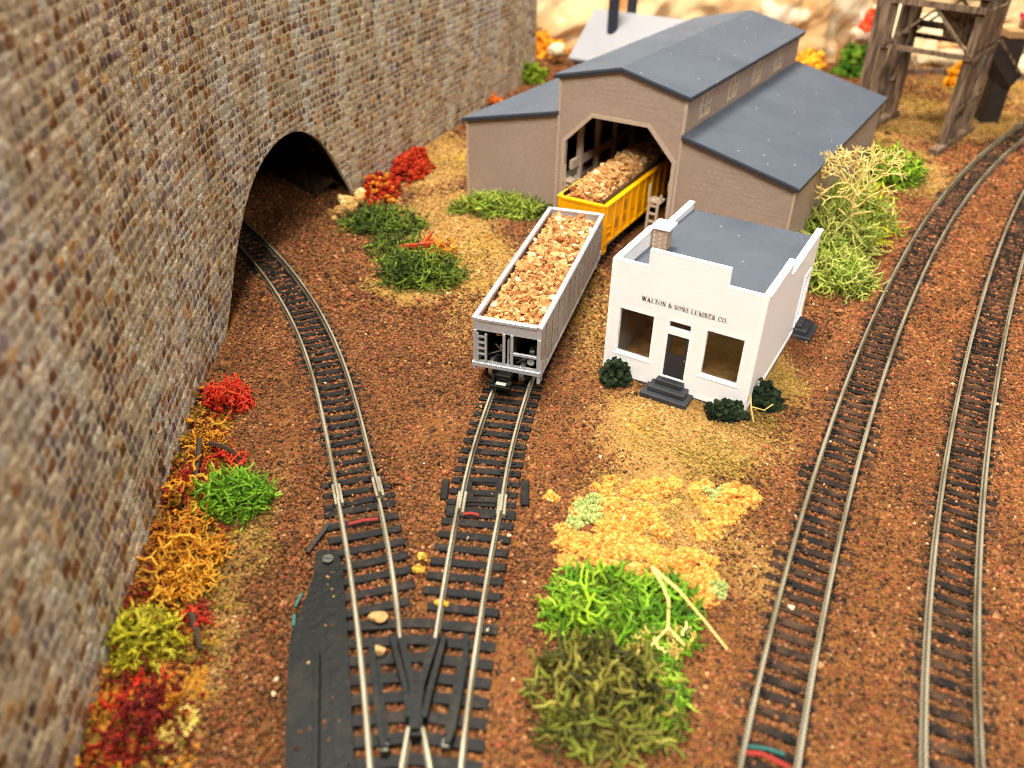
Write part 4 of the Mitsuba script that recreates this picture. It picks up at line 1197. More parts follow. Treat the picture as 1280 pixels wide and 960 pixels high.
def build_shoulders():
    ms = []
    for c in (c1, c3, c4):
        for sd in (-1, 1):
            offs = np.array([4.5, 4.8, 5.3, 6.0, 6.8, 7.6, 8.6, 9.8, 11.2])
            d, r = frames(c)
            q = c[:, None] + r[:, None] * (offs * sd)[None, :, None]
            z = shoulder_h(q[..., 0], q[..., 1], np.broadcast_to(offs, q.shape[:2]))
            if c is c1: z = z * np.clip((np.arange(len(c)) - 6) / 6, 0, 1)[:, None] - .1
            v = np.concatenate([q, z[..., None]], -1)
            n1, n2 = z.shape; i, j = np.meshgrid(np.arange(n1 - 1), np.arange(n2 - 1), indexing='ij')
            f = np.stack([i * n2 + j, (i + 1) * n2 + j, (i + 1) * n2 + j + 1, i * n2 + j + 1], -1).reshape(-1, 4)
            f = np.vstack([f[:, [0, 1, 2]], f[:, [0, 2, 3]]])
            ms.append((v.reshape(-1, 3), f if sd < 0 else f[:, ::-1]))
    put(None, 'ballast_bed', cat(ms), 'm_ground', smooth=True)
    labels['ballast_bed'] = {'label': 'raised ballast shoulders along the tracks', 'category': 'ballast', 'kind': 'structure'}


# exclusion zones for loose grains
def rect_poly(F, a0, a1, b0, b1):
    return Polygon(F.p(np.array([(a0, b0, 0), (a1, b0, 0), (a1, b1, 0), (a0, b1, 0)], float))[:, :2])


def grains_mesh(x, y, z, r, col, rs):
    """Irregular bipyramids, six corners each."""
    n = len(x)
    base = np.array([[1, 0, 0], [0, 1, 0], [-1, 0, 0], [0, -1, 0], [0, 0, 1], [0, 0, -1]], float)
    v = base[None] * rs.uniform(.65, 1.35, (n, 6, 1)) + rs.uniform(-.25, .25, (n, 6, 3))
    a, b, c = (rs.uniform(0, 6.283, n) for _ in range(3))
    def rot(v, ang, i, j):
        co, si = np.cos(ang)[:, None], np.sin(ang)[:, None]
        w = v.copy(); w[..., i] = co * v[..., i] - si * v[..., j]; w[..., j] = si * v[..., i] + co * v[..., j]; return w
    v = rot(rot(rot(v, a, 0, 1), b, 1, 2), c, 0, 1)
    v = v * (r[:, None, None] * np.array([1, 1, .8])) + np.stack([x, y, z], -1)[:, None]
    f = np.array([[0, 1, 4], [1, 2, 4], [2, 3, 4], [3, 0, 4], [1, 0, 5], [2, 1, 5], [3, 2, 5], [0, 3, 5]])
    F_ = (f[None] + (np.arange(n) * 6)[:, None, None]).reshape(-1, 3)
    return v.reshape(-1, 3), F_, np.repeat(col, 6, axis=0)


BALLAST = np.array([lin(*c) for c in ((120, 76, 44), (140, 92, 56), (100, 66, 40), (160, 110, 72), (74, 48, 32), (138, 74, 50), (186, 136, 94), (112, 80, 48), (54, 36, 26), (150, 82, 54), (210, 168, 126), (96, 70, 48))])
BALLAST = BALLAST * np.array([1.06, 1.04, .95]) * .95
BAL_P = np.array([.18, .15, .16, .07, .10, .13, .015, .08, .07, .05, .002, .02]); BAL_P /= BAL_P.sum()
TURFC = np.array([lin(*c) for c in ((176, 134, 78), (158, 118, 64), (194, 154, 98), (142, 112, 58), (134, 110, 54), (168, 122, 66), (114, 88, 46), (206, 170, 118))])
TURFC = TURFC * np.array([.86, .88, .84])
TUR_P = np.array([.2, .18, .14, .14, .12, .12, .07, .03])


def build_grains():
    rs = np.random.default_rng(31)
    FO, FB, FS = Frame(23.05, 174.27, -29.76), Frame(12.3, 273.3, -31.87), Frame(38.8, 450, -31)
    import shapely
    excl = unary_union([rect_poly(FO, -.5, 37.2, -.3, 53.5), rect_poly(FB, -36, 82.5, 3, 113), rect_poly(FS, 0, 48, -24, 24), rect_poly(FO, 12, 24.5, -5.8, 0),
                        P((-36.1, 107.6), (-31.9, 108.2), (-30.4, 104.3), (-21.6, 65.6), (-19.5, 50), (-29, 50), (-35.6, 84.5))])
    wall_area = Polygon(np.vstack([wall_p(np.arange(0, SEND, 4.), np.arange(0, SEND, 4.) * 0, np.full(len(np.arange(0, SEND, 4.)), .6))[:, :2], [(-300, 470), (-300, -50)]]))
    tun = P((-74, 195), (-62, 285), (-130, 370), (-170, 330))
    excl_w = wall_area.difference(tun)
    allv = []
    def scatter(y0, y1, dens, size, turf_size):
        n = int(dens * (y1 - y0) * 2 * (48 + .72 * y1))
        x = rs.uniform(-(48 + .72 * y1), 48 + .72 * y1, n); y = rs.uniform(y0, y1, n)
        k = np.abs(x) < 50 + .70 * y
        k &= ~shapely.contains_xy(excl, x, y) & ~shapely.contains_xy(excl_w, x, y)
        x, y = x[k], y[k]
        tf = turf_np(x, y) > rs.uniform(.12, .88, len(x))
        far = np.clip((y - 180) / 250, 0, 1)
        col = np.where(tf[:, None], TURFC[rs.choice(len(TURFC), len(x), p=TUR_P)], BALLAST[rs.choice(len(BALLAST), len(x), p=BAL_P)])
        red = np.clip((x - 70) / 60, 0, 1)[:, None] * (~tf)[:, None]
        col = col * (1 + .3 * red) * (1 - red * np.array([0, .06, .05]))
        ol = meshkit.fbm(np.stack([x * .045, y * .045, x * 0 + 4], -1), 2, 2)[:, None]
        col = np.where(tf[:, None] & (ol > .6) & (y < 330)[:, None], col * np.array([.80, .90, .66]), col)
        lump = meshkit.fbm(np.stack([x * .14, y * .14, x * 0 + 9], -1), 3, 6)[:, None]
        col = col * np.where(tf[:, None], rs.uniform(.85, 1.12, (len(x), 1)) * (.8 + .4 * lump), rs.uniform(.6, 1.15, (len(x), 1)) * (.5 + .7 * lump))
        r = np.where(tf, turf_size, size) * rs.lognormal(0, .28, len(x))
        z = r * rs.uniform(.1, .9, len(x)) + .05
        # between and beside the rails ballast fills up to the tie tops
        dmin = np.full(len(x), 99.0)
        for c in (c1, c3, c4, c2):
            from scipy.spatial import cKDTree
            d = cKDTree(c).query(np.stack([x, y], 1))[0]
            z = z + np.where(d < 9.5, .22 * np.clip((9.5 - d) / 3, 0, 1), 0) * (0.6 if c is c2 else 1.0)
            z = np.where(d < 3.4, z * .8, z)
            if c is not c2:
                k = (d > 4.4) & (d < 11.2) & ((y > 128) if c is c1 else True)
                z = np.where(k, np.maximum(z * .55, shoulder_h(x, y, d) + r * rs.uniform(-.1, .6, len(x))), z)
            dmin = np.minimum(dmin, d)
        return x, y, z, r, col, tf
    for nm, y0, y1, dens, s, ts in (('ballast', 52, 200, 5.6, .29, .23), ('ballast', 200, 330, 2.1, .42, .34), ('ballast', 330, 520, .5, .6, .45)):
        x, y, z, r, col, tf = scatter(y0, y1, dens, s, ts)
        allv.append((x, y, z, r, col, tf))
    x, y, z, r, tf = (np.concatenate([a[k] for a in allv]) for k in (0, 1, 2, 3, 5)); col = np.vstack([a[4] for a in allv])
    for nm, sel, lab, c in (('ballast', ~tf, 'loose red-brown cork ballast between and around the tracks', 'ballast'), ('turf', tf, 'fine tan and olive turf around the buildings and along the wall', 'turf')):
        v, f, cc = grains_mesh(x[sel], y[sel], z[sel], r[sel], col[sel], rs)
        put(None, nm, (v, f), 'm_grain', color=cc)
        labels[nm] = {'label': lab, 'category': c, 'kind': 'stuff'}
    # grains that strayed onto the ties, and pale pebbles
    n = 1500
    c = np.vstack([c1[:90], c3[:220], c4[:200]]); k = rs.integers(0, len(c), n)
    x, y = c[k, 0] + rs.uniform(-7, 7, n), c[k, 1] + rs.uniform(-6, 6, n)
    r = .26 * rs.lognormal(0, .3, n)
    v, f, cc = grains_mesh(x, y, np.full(n, 1.05), r, BALLAST[rs.choice(len(BALLAST), n, p=BAL_P)] * 1.1, rs)
    put(None, 'stray_grains', (v, f), 'm_grain', color=cc)
    labels['stray_grains'] = {'label': 'stray ballast grains lying on the dark ties', 'category': 'ballast', 'kind': 'stuff'}
    n = 110
    x, y = rs.uniform(-60, 160, n), rs.uniform(66, 330, n)
    k = (np.abs(x) < 45 + .66 * y) & ~shapely.contains_xy(excl, x, y) & ~shapely.contains_xy(excl_w, x, y)
    x, y = x[k], y[k]
    r = .42 * rs.lognormal(0, .3, len(x))
    v, f, cc = grains_mesh(x, y, np.full(len(x), .75), r, np.array([lin(226, 198, 160)] * len(x)) * rs.uniform(.7, 1.1, (len(x), 1)), rs)
    put(None, 'pale_pebbles', (v, f), 'm_grain', color=cc)
    labels['pale_pebbles'] = {'label': 'pale pebbles sprinkled over the brown ballast', 'category': 'pebble', 'kind': 'stuff'}


# ------------------------------------------------------------------ lichen, foam, twigs
def lichen(name, label, x, y, rx, ry, h, cols, n=70, rad=.36, seed=0, group=None, z0=0.0, step=1.25, cat_='bush', spread=.9, dens=1.0):
    """A springy clump: forked strands that wander through a low dome."""
    r = np.random.default_rng(seed + 1000)
    ms, cs = [], []
    cols = [np.array(lin(*c)) for c in cols]
    budget = [0]

    lim = np.array([rx, ry, h])
    c0 = np.array([x, y, z0])
    L = step * (min(rx, ry) + h) / 9.0

    def grow(p, d, k, rr, col):
        pts, rad_ = [p], [rr]
        nseg = r.integers(2, 5)
        for s in range(nseg):
            d = d + r.normal(0, .46, 3)
            if p[2] < z0 + .5: d[2] = max(d[2], .1)
            d /= np.linalg.norm(d)
            p = p + d * L * r.uniform(.28, .55)
            pts.append(p); rad_.append(rr * (1 - .05 * (s + 1)))
        e = np.linalg.norm((p - c0) / lim)
        if k == 0 or e > 1.02: rad_[-1] *= .7
        m = tube(np.array(pts), np.array(rad_), 4)
        ms.append(m)
        cs.append(np.tile(col * r.uniform(.82, 1.15), (len(m[0]), 1)))
        if k > 0 and e < 1.02:
            ax = np.cross(d, r.normal(0, 1, 3)); ax /= np.linalg.norm(ax)
            for sg in (-1, 1) if r.random() < .9 else (1,):
                dd = d + sg * ax * r.uniform(.6, 1.5)
                grow(p - d * rr * .3, dd / np.linalg.norm(dd), k - 1, rr * .85, col)

    rad = rad * .8
    for i in range(int(n * .85) + 2):
        a = r.uniform(0, 6.283); q = math.sqrt(r.random()) * .85
        p = c0 + lim * np.array([q * math.cos(a), q * math.sin(a), r.uniform(0, .8) * math.sqrt(1 - q * q)])
        d = np.array([math.cos(a) * q * spread, math.sin(a) * q * spread, .3]) + r.normal(0, .75, 3)
        col = cols[r.integers(len(cols))] * r.uniform(.6, 1.3)
        grow(p, d / np.linalg.norm(d), 3 if r.random() < .75 else 4, rad * r.uniform(.85, 1.25), col)
    v, f = cat(ms)
    key = unique(name)
    put(None, key, (v, f), 'm_lichen', smooth=True, color=np.vstack(cs))
    labels[key] = {'label': label, 'category': cat_}
    if group: labels[key]['group'] = group
    return key


ICO = trimesh.creation.icosphere(subdivisions=1)
ICOV, ICOF = np.array(ICO.vertices), np.array(ICO.faces)


def foam_mesh(x, y, rx, ry, h, cols, n, size, seed, z0=0.0, fill=.35):
    r = np.random.default_rng(seed + 5000)
    cols = np.array([lin(*c) for c in cols])
    vs, fs, cc, k = [], [], [], 0
    for i in range(n):
        u = r.normal(0, 1, 3); u /= np.linalg.norm(u); u[2] = abs(u[2])
        q = r.uniform(fill, 1) ** .6
        b = 1 + .5 * (meshkit.noise((u * 2.2 + seed)[None], 3)[0] - .5)
        p = np.array([x, y, z0]) + u * q * b * np.array([rx, ry, h])
        s = size * r.lognormal(0, .3)
        v = ICOV * (1 + r.uniform(-.35, .35, (len(ICOV), 1))) * s
        vs.append(v + p); fs.append(ICOF + k); k += len(v)
        cc.append(np.tile(cols[r.integers(len(cols))] * r.uniform(.7, 1.25), (len(v), 1)))
    return np.vstack(vs), np.vstack(fs), np.vstack(cc)


def foam(name, label, x, y, rx, ry, h, cols, n=160, size=.6, seed=0, group=None, kind=None, cat_='bush', **kw):
    if size > .8: n, size = int(n * 2.6), size * .55
    v, f, c = foam_mesh(x, y, rx, ry, h, cols, n, size, seed, **kw)
    key = unique(name)
    put(None, key, (v, f), 'm_foam', color=c)
    labels[key] = {'label': label, 'category': cat_}
    if group: labels[key]['group'] = group
    if kind: labels[key]['kind'] = kind


RED, MAROON = [(196, 46, 22), (176, 32, 16), (210, 70, 34)], [(130, 26, 18), (100, 22, 16), (156, 44, 24)]
OCHRE, GREEN = [(196, 130, 26), (176, 112, 20), (212, 152, 46)], [(104, 150, 26), (86, 132, 20), (124, 168, 40)]
YELLOWG, DGREEN = [(176, 168, 34), (152, 142, 22), (196, 186, 56)], [(82, 100, 24), (60, 80, 18), (112, 130, 40), (44, 58, 14)]  # last DGREEN tone paints in the shade of gaps between strands
BRIGHT, OLIVE = [(132, 166, 32), (112, 146, 26), (154, 184, 54), (70, 96, 20)], [(104, 100, 34), (128, 120, 50), (74, 72, 22), (110, 116, 36), (52, 52, 18)]  # darkest BRIGHT and OLIVE tones imitate shadowed gaps inside the clumps
PALE, TAN = [(150, 160, 66), (122, 140, 48), (176, 178, 92)], [(214, 186, 96), (196, 166, 76), (226, 202, 124)]


def build_plants():
    # along the wall, far to near
    lichen('lichen_clump', 'scarlet lichen clump against the foot of the wall', -66.5, 155.5, 5.0, 6.5, 7.5, RED, 55, .36, 1)
    lichen('lichen_clump', 'thin ochre lichen strands at the wall just below the scarlet clump', -66.5, 141, 5.5, 7, 3.5, OCHRE, 26, .36, 2)
    lichen('lichen_clump', 'small scarlet sprig behind the bright green clump', -60.5, 133.5, 4.5, 4, 4.5, RED, 16, .34, 3)
    lichen('lichen_clump', 'dense bright green lichen clump left of the tunnel track', -55.5, 122.5, 8.2, 6.5, 7.5, GREEN, 85, .38, 4)
    lichen('lichen_clump', 'ochre lichen tangle with dark stems left of the bright green clump', -65.5, 124, 4, 9, 6, OCHRE + MAROON[:1], 34, .36, 5)
    lichen('lichen_clump', 'wide sprawling golden ochre lichen at the middle of the wall', -59.2, 103.5, 7, 9.5, 6, OCHRE, 62, .40, 6)
    lichen('lichen_clump', 'olive yellow lichen ball close to the wall', -59.8, 86.5, 6.2, 6, 7.5, YELLOWG, 80, .38, 7)
    lichen('lichen_clump', 'dark red lichen tuft below the golden ochre lichen', -53.5, 92, 2.8, 4, 3, RED + MAROON, 18, .36, 8)
    lichen('lichen_clump', 'maroon and rust lichen tangle in the lower left corner', -56.5, 73.5, 8, 8, 4.5, MAROON + RED[:1] + OCHRE[1:2], 70, .38, 9)
    lichen('lichen_clump', 'dull ochre lichen lying along the wall at the very bottom left', -58.5, 62, 4, 8, 4, OCHRE + MAROON, 36, .4, 10)
    lichen('lichen_clump', 'pale straw coloured lichen sprig near the bottom left corner', -49.5, 72, 2.6, 4, 2, TAN + YELLOWG[:1], 12, .4, 11)
    lichen('lichen_clump', 'maroon lichen shadowed against the wall beside the olive yellow ball', -64, 93, 3, 12, 4, MAROON, 30, .36, 12)
    lichen('lichen_clump', 'maroon sprigs between the wall and the scarlet clump', -64.5, 133, 3, 8, 4, MAROON + OCHRE[:1], 20, .34, 13)
    # between the tunnel and the cars
    foam('foam_bush', 'red foam bush right of the tunnel mouth, the farther one', -42, 316, 8, 16, 8, [(158, 44, 22), (136, 30, 18), (180, 60, 30)], 260, 1.0, 14)
    foam('foam_bush', 'red foam bush right of the tunnel mouth, the nearer one, with an ochre patch', -50.5, 290, 7.5, 13, 7.5, [(158, 44, 22), (136, 30, 18), (176, 62, 30), (120, 26, 18), (190, 120, 34)], 260, 1.0, 15)
    lichen('lichen_clump', 'dark green lichen mound beside the tunnel mouth', -45, 260, 15.5, 10, 7, DGREEN, 130, .38, 16)
    lichen('lichen_clump', 'dark green lichen between the mound at the tunnel and the mound by the hopper', -38, 241, 10, 10, 5, DGREEN, 60, .38, 63)
    lichen('lichen_clump', 'dark green lichen mound left of the silver hopper, nearest of the green ones', -28, 223, 13.5, 10.5, 9, DGREEN, 130, .38, 17)
    lichen('lichen_clump', 'ochre orange lichen between the two dark green mounds', -24.5, 240, 7, 7, 6, OCHRE + [(200, 110, 30)], 46, .42, 18)
    lichen('lichen_clump', 'green lichen hedge in front of the left wing of the engine shed', -5, 275, 19, 7, 7.5, [(120, 138, 40), (98, 118, 30), (142, 156, 58)], 170, .45, 19)
    k = unique('stick'); put(None, k, cat([bar((-37, 239, 3), (-25.5, 235, 6.2), 1.1), bar((-29, 236, 5.3), (-26, 240, 8), .7)]), 'm_redstick'); labels[k] = {'label': 'rust red stick lying on the dark green lichen', 'category': 'stick'}
    # by the white office
    DK = [(34, 46, 30), (24, 34, 22), (48, 60, 40)]
    foam('foam_bush', 'round dark green bush at the left corner of the white office', 25.6, 168.8, 3.9, 3.3, 7.6, DK, 320, .5, 20)
    foam('foam_bush', 'low dark green bush at the front right corner of the white office', 50.6, 155.4, 5.4, 3.0, 4.8, DK, 260, .52, 21)
    foam('foam_bush', 'dark green bush beside the right wall of the white office', 60.8, 160.2, 4.0, 3.4, 6.4, DK, 240, .52, 22)
    k = unique('twig'); put(None, k, cat([tube([(55.5, 156, 6.0), (55.6, 154, 3.5), (56.4, 152.6, .6)], .2), tube([(55.6, 154.4, 3.8), (58.6, 153.6, 3.4), (60.6, 154.4, 4.6)], .16)]), 'm_straw'); labels[k] = {'label': 'thin straw twig between the two bushes at the right corner of the office', 'category': 'twig'}
    # right of the office
    lichen('lichen_clump', 'pale green lichen thicket behind the right side of the white office', 106, 250, 13, 15, 14, PALE, 170, .42, 23)
    lichen('lichen_clump', 'yellowish green lichen mound under the bare tan tree', 118, 270, 15, 17, 16, PALE + YELLOWG[:1], 170, .42, 24)
    lichen('lichen_clump', 'vivid green lichen clump beyond the bare tan tree', 148, 319, 14, 13, 12, BRIGHT, 150, .55, 25)
    lichen('lichen_clump', 'pale green lichen at the rear right corner of the white office, nearest the side steps', 98, 226, 12, 13, 9, PALE, 150, .42, 31)
    tree()
    build_undergrowth()
    # foreground, right of the turnout
    foam_patch()
    lichen('lichen_clump', 'bright lime green lichen, left half of the large foreground mound', 15.5, 95.5, 9.5, 9.5, 7.5, BRIGHT + GREEN, 130, .46, 26)
    lichen('lichen_clump', 'deep green lichen, right half of the large foreground mound', 26, 95, 7.5, 9, 7, GREEN + [(72, 116, 24)], 95, .42, 27)
    lichen('lichen_clump', 'olive drab lichen mound at the bottom of the picture', 15, 78.5, 12.5, 11, 7, OLIVE, 125, .54, 28)
    lichen('lichen_clump', 'narrow bright green lichen between the olive mound and the right tracks', 25.5, 81, 3.4, 9, 5, BRIGHT + GREEN, 46, .42, 29)
    lichen('lichen_clump', 'straw coloured lichen sprigs along the right edge of the olive mound', 27, 88, 6, 3, 4, TAN, 16, .36, 30, z0=2)
    k = unique('twig'); put(None, k, cat([tube([(24.6, 98.6, 9.5), (29, 94.5, 8), (33.5, 90.5, 4.5), (36.5, 87.4, 2.2)], [.3, .26, .22, .18]), tube([(24.8, 98.2, 9.3), (26.0, 95.5, 8.8), (26.9, 92.5, 7.8), (26.4, 88.5, 6), (23.5, 86, 4.5)], [.3, .27, .24, .24, .18]), tube([(26.4, 88.5, 6), (28.8, 85.8, 5)], .25)]), 'm_straw'); labels[k] = {'label': 'forked straw coloured twig sticking out of the deep green lichen', 'category': 'twig'}
    # far bushes at the foot of the cliff
    foam('foam_bush', 'orange foam hedge at the far end of the stone wall', 14, 520, 16, 9, 12, [(224, 140, 26), (206, 120, 20), (238, 164, 50)], 200, 2.0, 40)
    foam('foam_bush', 'lemon yellow foam bush at the far end of the stone wall', -4, 455, 5.5, 6, 9, [(216, 196, 20), (196, 176, 16)], 90, 1.5, 41)
    foam('foam_bush', 'green foam bush behind the left wing roof of the engine shed', 6, 458, 9, 8, 10, [(110, 128, 28), (84, 104, 22)], 120, 1.6, 42)
    foam('foam_bush', 'rust orange foam at the wall behind the left wing roof', -16, 420, 7, 12, 7, [(206, 104, 30), (176, 82, 26)], 110, 1.4, 43)
    for x, y, s, lab in ((22, 497, 5, 'cream boulder in front of the orange foam hedge'), (-4, 474, 4, 'small cream boulder above the lemon yellow bush')):
        boulder(x, y, 8 if s == 5 else 12, s, lab, seed=int(x) + 60)
    foam('foam_bush', 'dark green foam bush left of the timber tower', 193, 486, 15, 8, 17, [(70, 104, 24), (50, 82, 18), (96, 124, 36)], 200, 2.1, 44)
    foam('foam_bush', 'golden foam bush behind the engine shed roof', 168, 497, 10, 7, 10, [(236, 178, 50), (222, 150, 40)], 110, 1.9, 45)
    foam('foam_bush', 'red foam tuft high on the cliff left of the tower', 200, 500, 6, 5, 10, [(196, 60, 34), (214, 84, 50)], 60, 1.7, 46, z0=22)
    foam('foam_bush', 'golden orange foam tuft seen past the black chute', 240, 466, 6, 6, 14, [(236, 160, 30), (222, 140, 24)], 70, 1.7, 47)
    foam('foam_bush', 'red foam bush at the right edge among the rocks', 300, 508, 8, 6, 14, [(206, 50, 34), (186, 36, 26)], 80, 2.2, 48, z0=8)
    foam('foam_bush', 'grey green foam bush between tower and red bush', 283, 512, 6, 6, 14, [(110, 110, 60), (90, 96, 50)], 70, 2.0, 49, z0=4)
    foam('foam_tuft', 'small pink and pale blue tuft on the cap of the dark pillar', 229, 401, 2.4, 2.0, 3.6, [(226, 70, 90), (220, 60, 70), (150, 190, 214)], 26, 1.0, 50, z0=46.5, cat_='tuft')


mat('m_redstick', lin(170, 60, 28), .7)
mat('m_straw', proc(lambda p, n, uv: mix(lin(206, 176, 92), lin(232, 210, 136), f3(p, .6))), .7)


def build_undergrowth():
    """Fine crumbled foam and lichen dust that fills the strip between the wall and the ballast."""
    r = np.random.default_rng(66)
    vs, fs, cs, k = [], [], [], 0
    pal = np.array([lin(*c) for c in ((150, 92, 30), (122, 70, 26), (104, 40, 22), (140, 112, 36), (96, 84, 30), (84, 30, 20), (170, 116, 40))])
    n = 9000
    y = r.uniform(52, 158, n); s = y + 4
    q, d = wall_xy(s); nv = np.stack([d[:, 1], -d[:, 0]], 1)
    wdt = np.interp(y, [52, 70, 100, 125, 150, 158], [16, 16, 17, 14, 9, 5])
    o = wdt * r.random(n) ** 1.25 + .4
    p = q + nv * o[:, None]
    keep = meshkit.fbm(np.stack([p[:, 0] * .16, p[:, 1] * .16, p[:, 0] * 0], -1), 3, 41) > r.uniform(.25, .62, n)
    p, o, wdt = p[keep], o[keep], wdt[keep]; n = len(p)
    tone = meshkit.fbm(np.stack([p[:, 0] * .1, p[:, 1] * .1, p[:, 0] * 0 + 3], -1), 3, 43)
    idx = np.clip((tone - .25) / .5 * 7 + r.normal(0, 1.2, n), 0, 6).astype(int)
    z = r.uniform(0, 1, n) * np.clip(2.6 * (1 - o / wdt) + .3, .2, 3)
    v, f, c = grains_mesh(p[:, 0], p[:, 1], z, .42 * r.lognormal(0, .35, n), pal[idx] * r.uniform(.7, 1.2, (n, 1)), r)
    put(None, 'undergrowth', (v, f), 'm_foam', color=c)
    labels['undergrowth'] = {'label': 'crumbled rust, ochre and olive foam along the foot of the wall', 'category': 'ground foam', 'kind': 'stuff'}
    lichen('lichen_clump', 'rust ochre lichen strands lying between the golden ochre lichen and the bright green clump', -62, 115, 5, 9, 4, OCHRE + [(150, 80, 26)], 40, .34, 61)
    lichen('lichen_clump', 'dull rust lichen tangle between the olive yellow ball and the lower left corner', -58, 80, 6, 6, 3.5, [(150, 80, 26), (120, 56, 24), (170, 110, 34)], 40, .34, 62)


def tree():
    r = np.random.default_rng(77)
    t = thing('bare_tree', 'bare tan model tree with a fine twiggy crown behind the white office', 'tree')
    trunk = np.array([(108.2, 245.3, -.3), (107.9, 246, 6), (107.0, 246, 12), (106.3, 246.5, 20)])
    put(t, 'trunk', tube(trunk, [.75, .7, .62, .55], 7), 'm_straw', smooth=True)
    ms = []
    cen, lim = np.array([104.2, 246.5, 30]), np.array([14.5, 11, 13.5])

    def br(p, d, L, rr, k):
        pts, rs = [p], [rr]
        for s in range(3):
            d = d + r.normal(0, .2, 3); d /= np.linalg.norm(d)
            p = p + d * L / 3; pts.append(p); rs.append(rr * (1 - .1 * (s + 1)))
        e = np.linalg.norm((p - cen) / lim)
        ms.append(tube(np.array(pts), rs, 4))
        if k > 0 and e < 1.0:
            ax = np.cross(d, r.normal(0, 1, 3)); ax /= np.linalg.norm(ax)
            for sg in (-1, 1, .2)[:3 if r.random() < .35 else 2]:
                dd = d + sg * ax * r.uniform(.4, 1.0)
                br(p, dd / np.linalg.norm(dd), L * r.uniform(.66, .9), max(rr * .74, .15), k - 1)
    for p, d, L in (((106.3, 246.5, 20), (-.5, 0, .8), 5), ((106.3, 246.5, 20), (.4, .3, .8), 5), ((106.3, 246.5, 20), (-.1, -.4, .95), 5), ((106.7, 246, 14), (.75, .25, .6), 6), ((107.2, 246, 10), (-.8, -.1, .5), 6), ((106.6, 246.3, 17), (-.75, .2, .5), 5.5), ((106.8, 246, 16), (.6, -.4, .6), 5.5), ((107.8, 246, 5), (-.9, -.2, .35), 6), ((106.3, 246.5, 19), (.7, .1, .7), 6), ((106.3, 246.5, 20), (-.05, .2, 1), 6), ((107, 246, 12), (-.5, .5, .7), 6)):
        br(np.array(p, float), np.array(d) / np.linalg.norm(d), L, .42, 5)
    put(t, 'crown', cat(ms), 'm_straw', smooth=True)


def boulder(x, y, z, s, label, seed=1, m='m_boulder', stretch=(1, 1, .8)):
    r = np.random.default_rng(seed + 900)
    b = trimesh.creation.icosphere(subdivisions=3)
    v = np.array(b.vertices)
    n = meshkit.fbm(v * 1.3 + seed, 4, seed % 50)
    v = v * (.6 + .8 * n)[:, None] * s * np.array(stretch) + [x, y, z]
    k = unique('boulder'); put(None, k, (v, b.faces), m, smooth=30); labels[k] = {'label': label, 'category': 'rock'}


def foam_patch():
    r = np.random.default_rng(55)
    OR = [(212, 148, 70), (204, 134, 58), (220, 162, 88), (210, 146, 72)]
    GR = [(150, 162, 92), (136, 152, 86), (168, 172, 104)]
    vs, fs, cs, k = [], [], [], 0
    def add(x, y, rx, ry, h, cols, n, size, seed):
        nonlocal k
        v, f, c = foam_mesh(x, y, rx, ry, h, cols, n, size, seed, fill=.2)
        vs.append(v); fs.append(f + k); cs.append(c); k += len(v)
    area = P((16.4, 130), (26, 133), (37.8, 132), (51, 130), (50, 123.5), (41, 118), (37, 112), (39.5, 101), (35.2, 96), (28.7, 104), (16.0, 102.0), (10.1, 107.7), (10.5, 119.5))
    x0, y0, x1, y1 = area.bounds
    got = 0
    while got < 330:
        x, y = r.uniform(x0, x1), r.uniform(y0, y1)
        if not area.contains(Point(x, y)): continue
        if meshkit.fbm(np.array([[x * .16, y * .16, 3.]]), 2, 12)[0] < r.uniform(.22, .56): continue
        got += 1
        s = r.uniform(1.0, 2.6) if r.random() < .35 else r.uniform(.35, 1.1)
        green = meshkit.noise(np.array([[x * .24, y * .24, 8.]]), 21)[0] > .76
        add(x, y, s, s * .9, s * .7, GR if green else OR, int(14 + 30 * s), .21 * (1 + .2 * s), 300 + got)
    for i in range(22):   # single crumbs beside it
        x, y = r.uniform(9, 16), r.uniform(100, 126); s = r.uniform(.25, .7)
        add(x, y, s, s, s * .7, OR, 6, .3, 700 + i)
    key = put(None, 'orange_foam', (np.vstack(vs), np.vstack(fs)), 'm_foam', color=np.vstack(cs))
    labels[key] = {'label': 'crumbled orange foam with pale green bits in front of the office', 'category': 'ground foam', 'kind': 'stuff'}
    foam('foam_clump', 'orange foam clump at the right end of the orange foam', 47.5, 127, 4.0, 3.4, 2.4, OR, 110, .5, 51, cat_='foam clump')
    foam('foam_clump', 'lone small orange foam crumb left of the orange foam, near the siding', 8.7, 125.6, 1.6, 1.2, 1.2, OR, 20, .42, 52, cat_='foam clump')


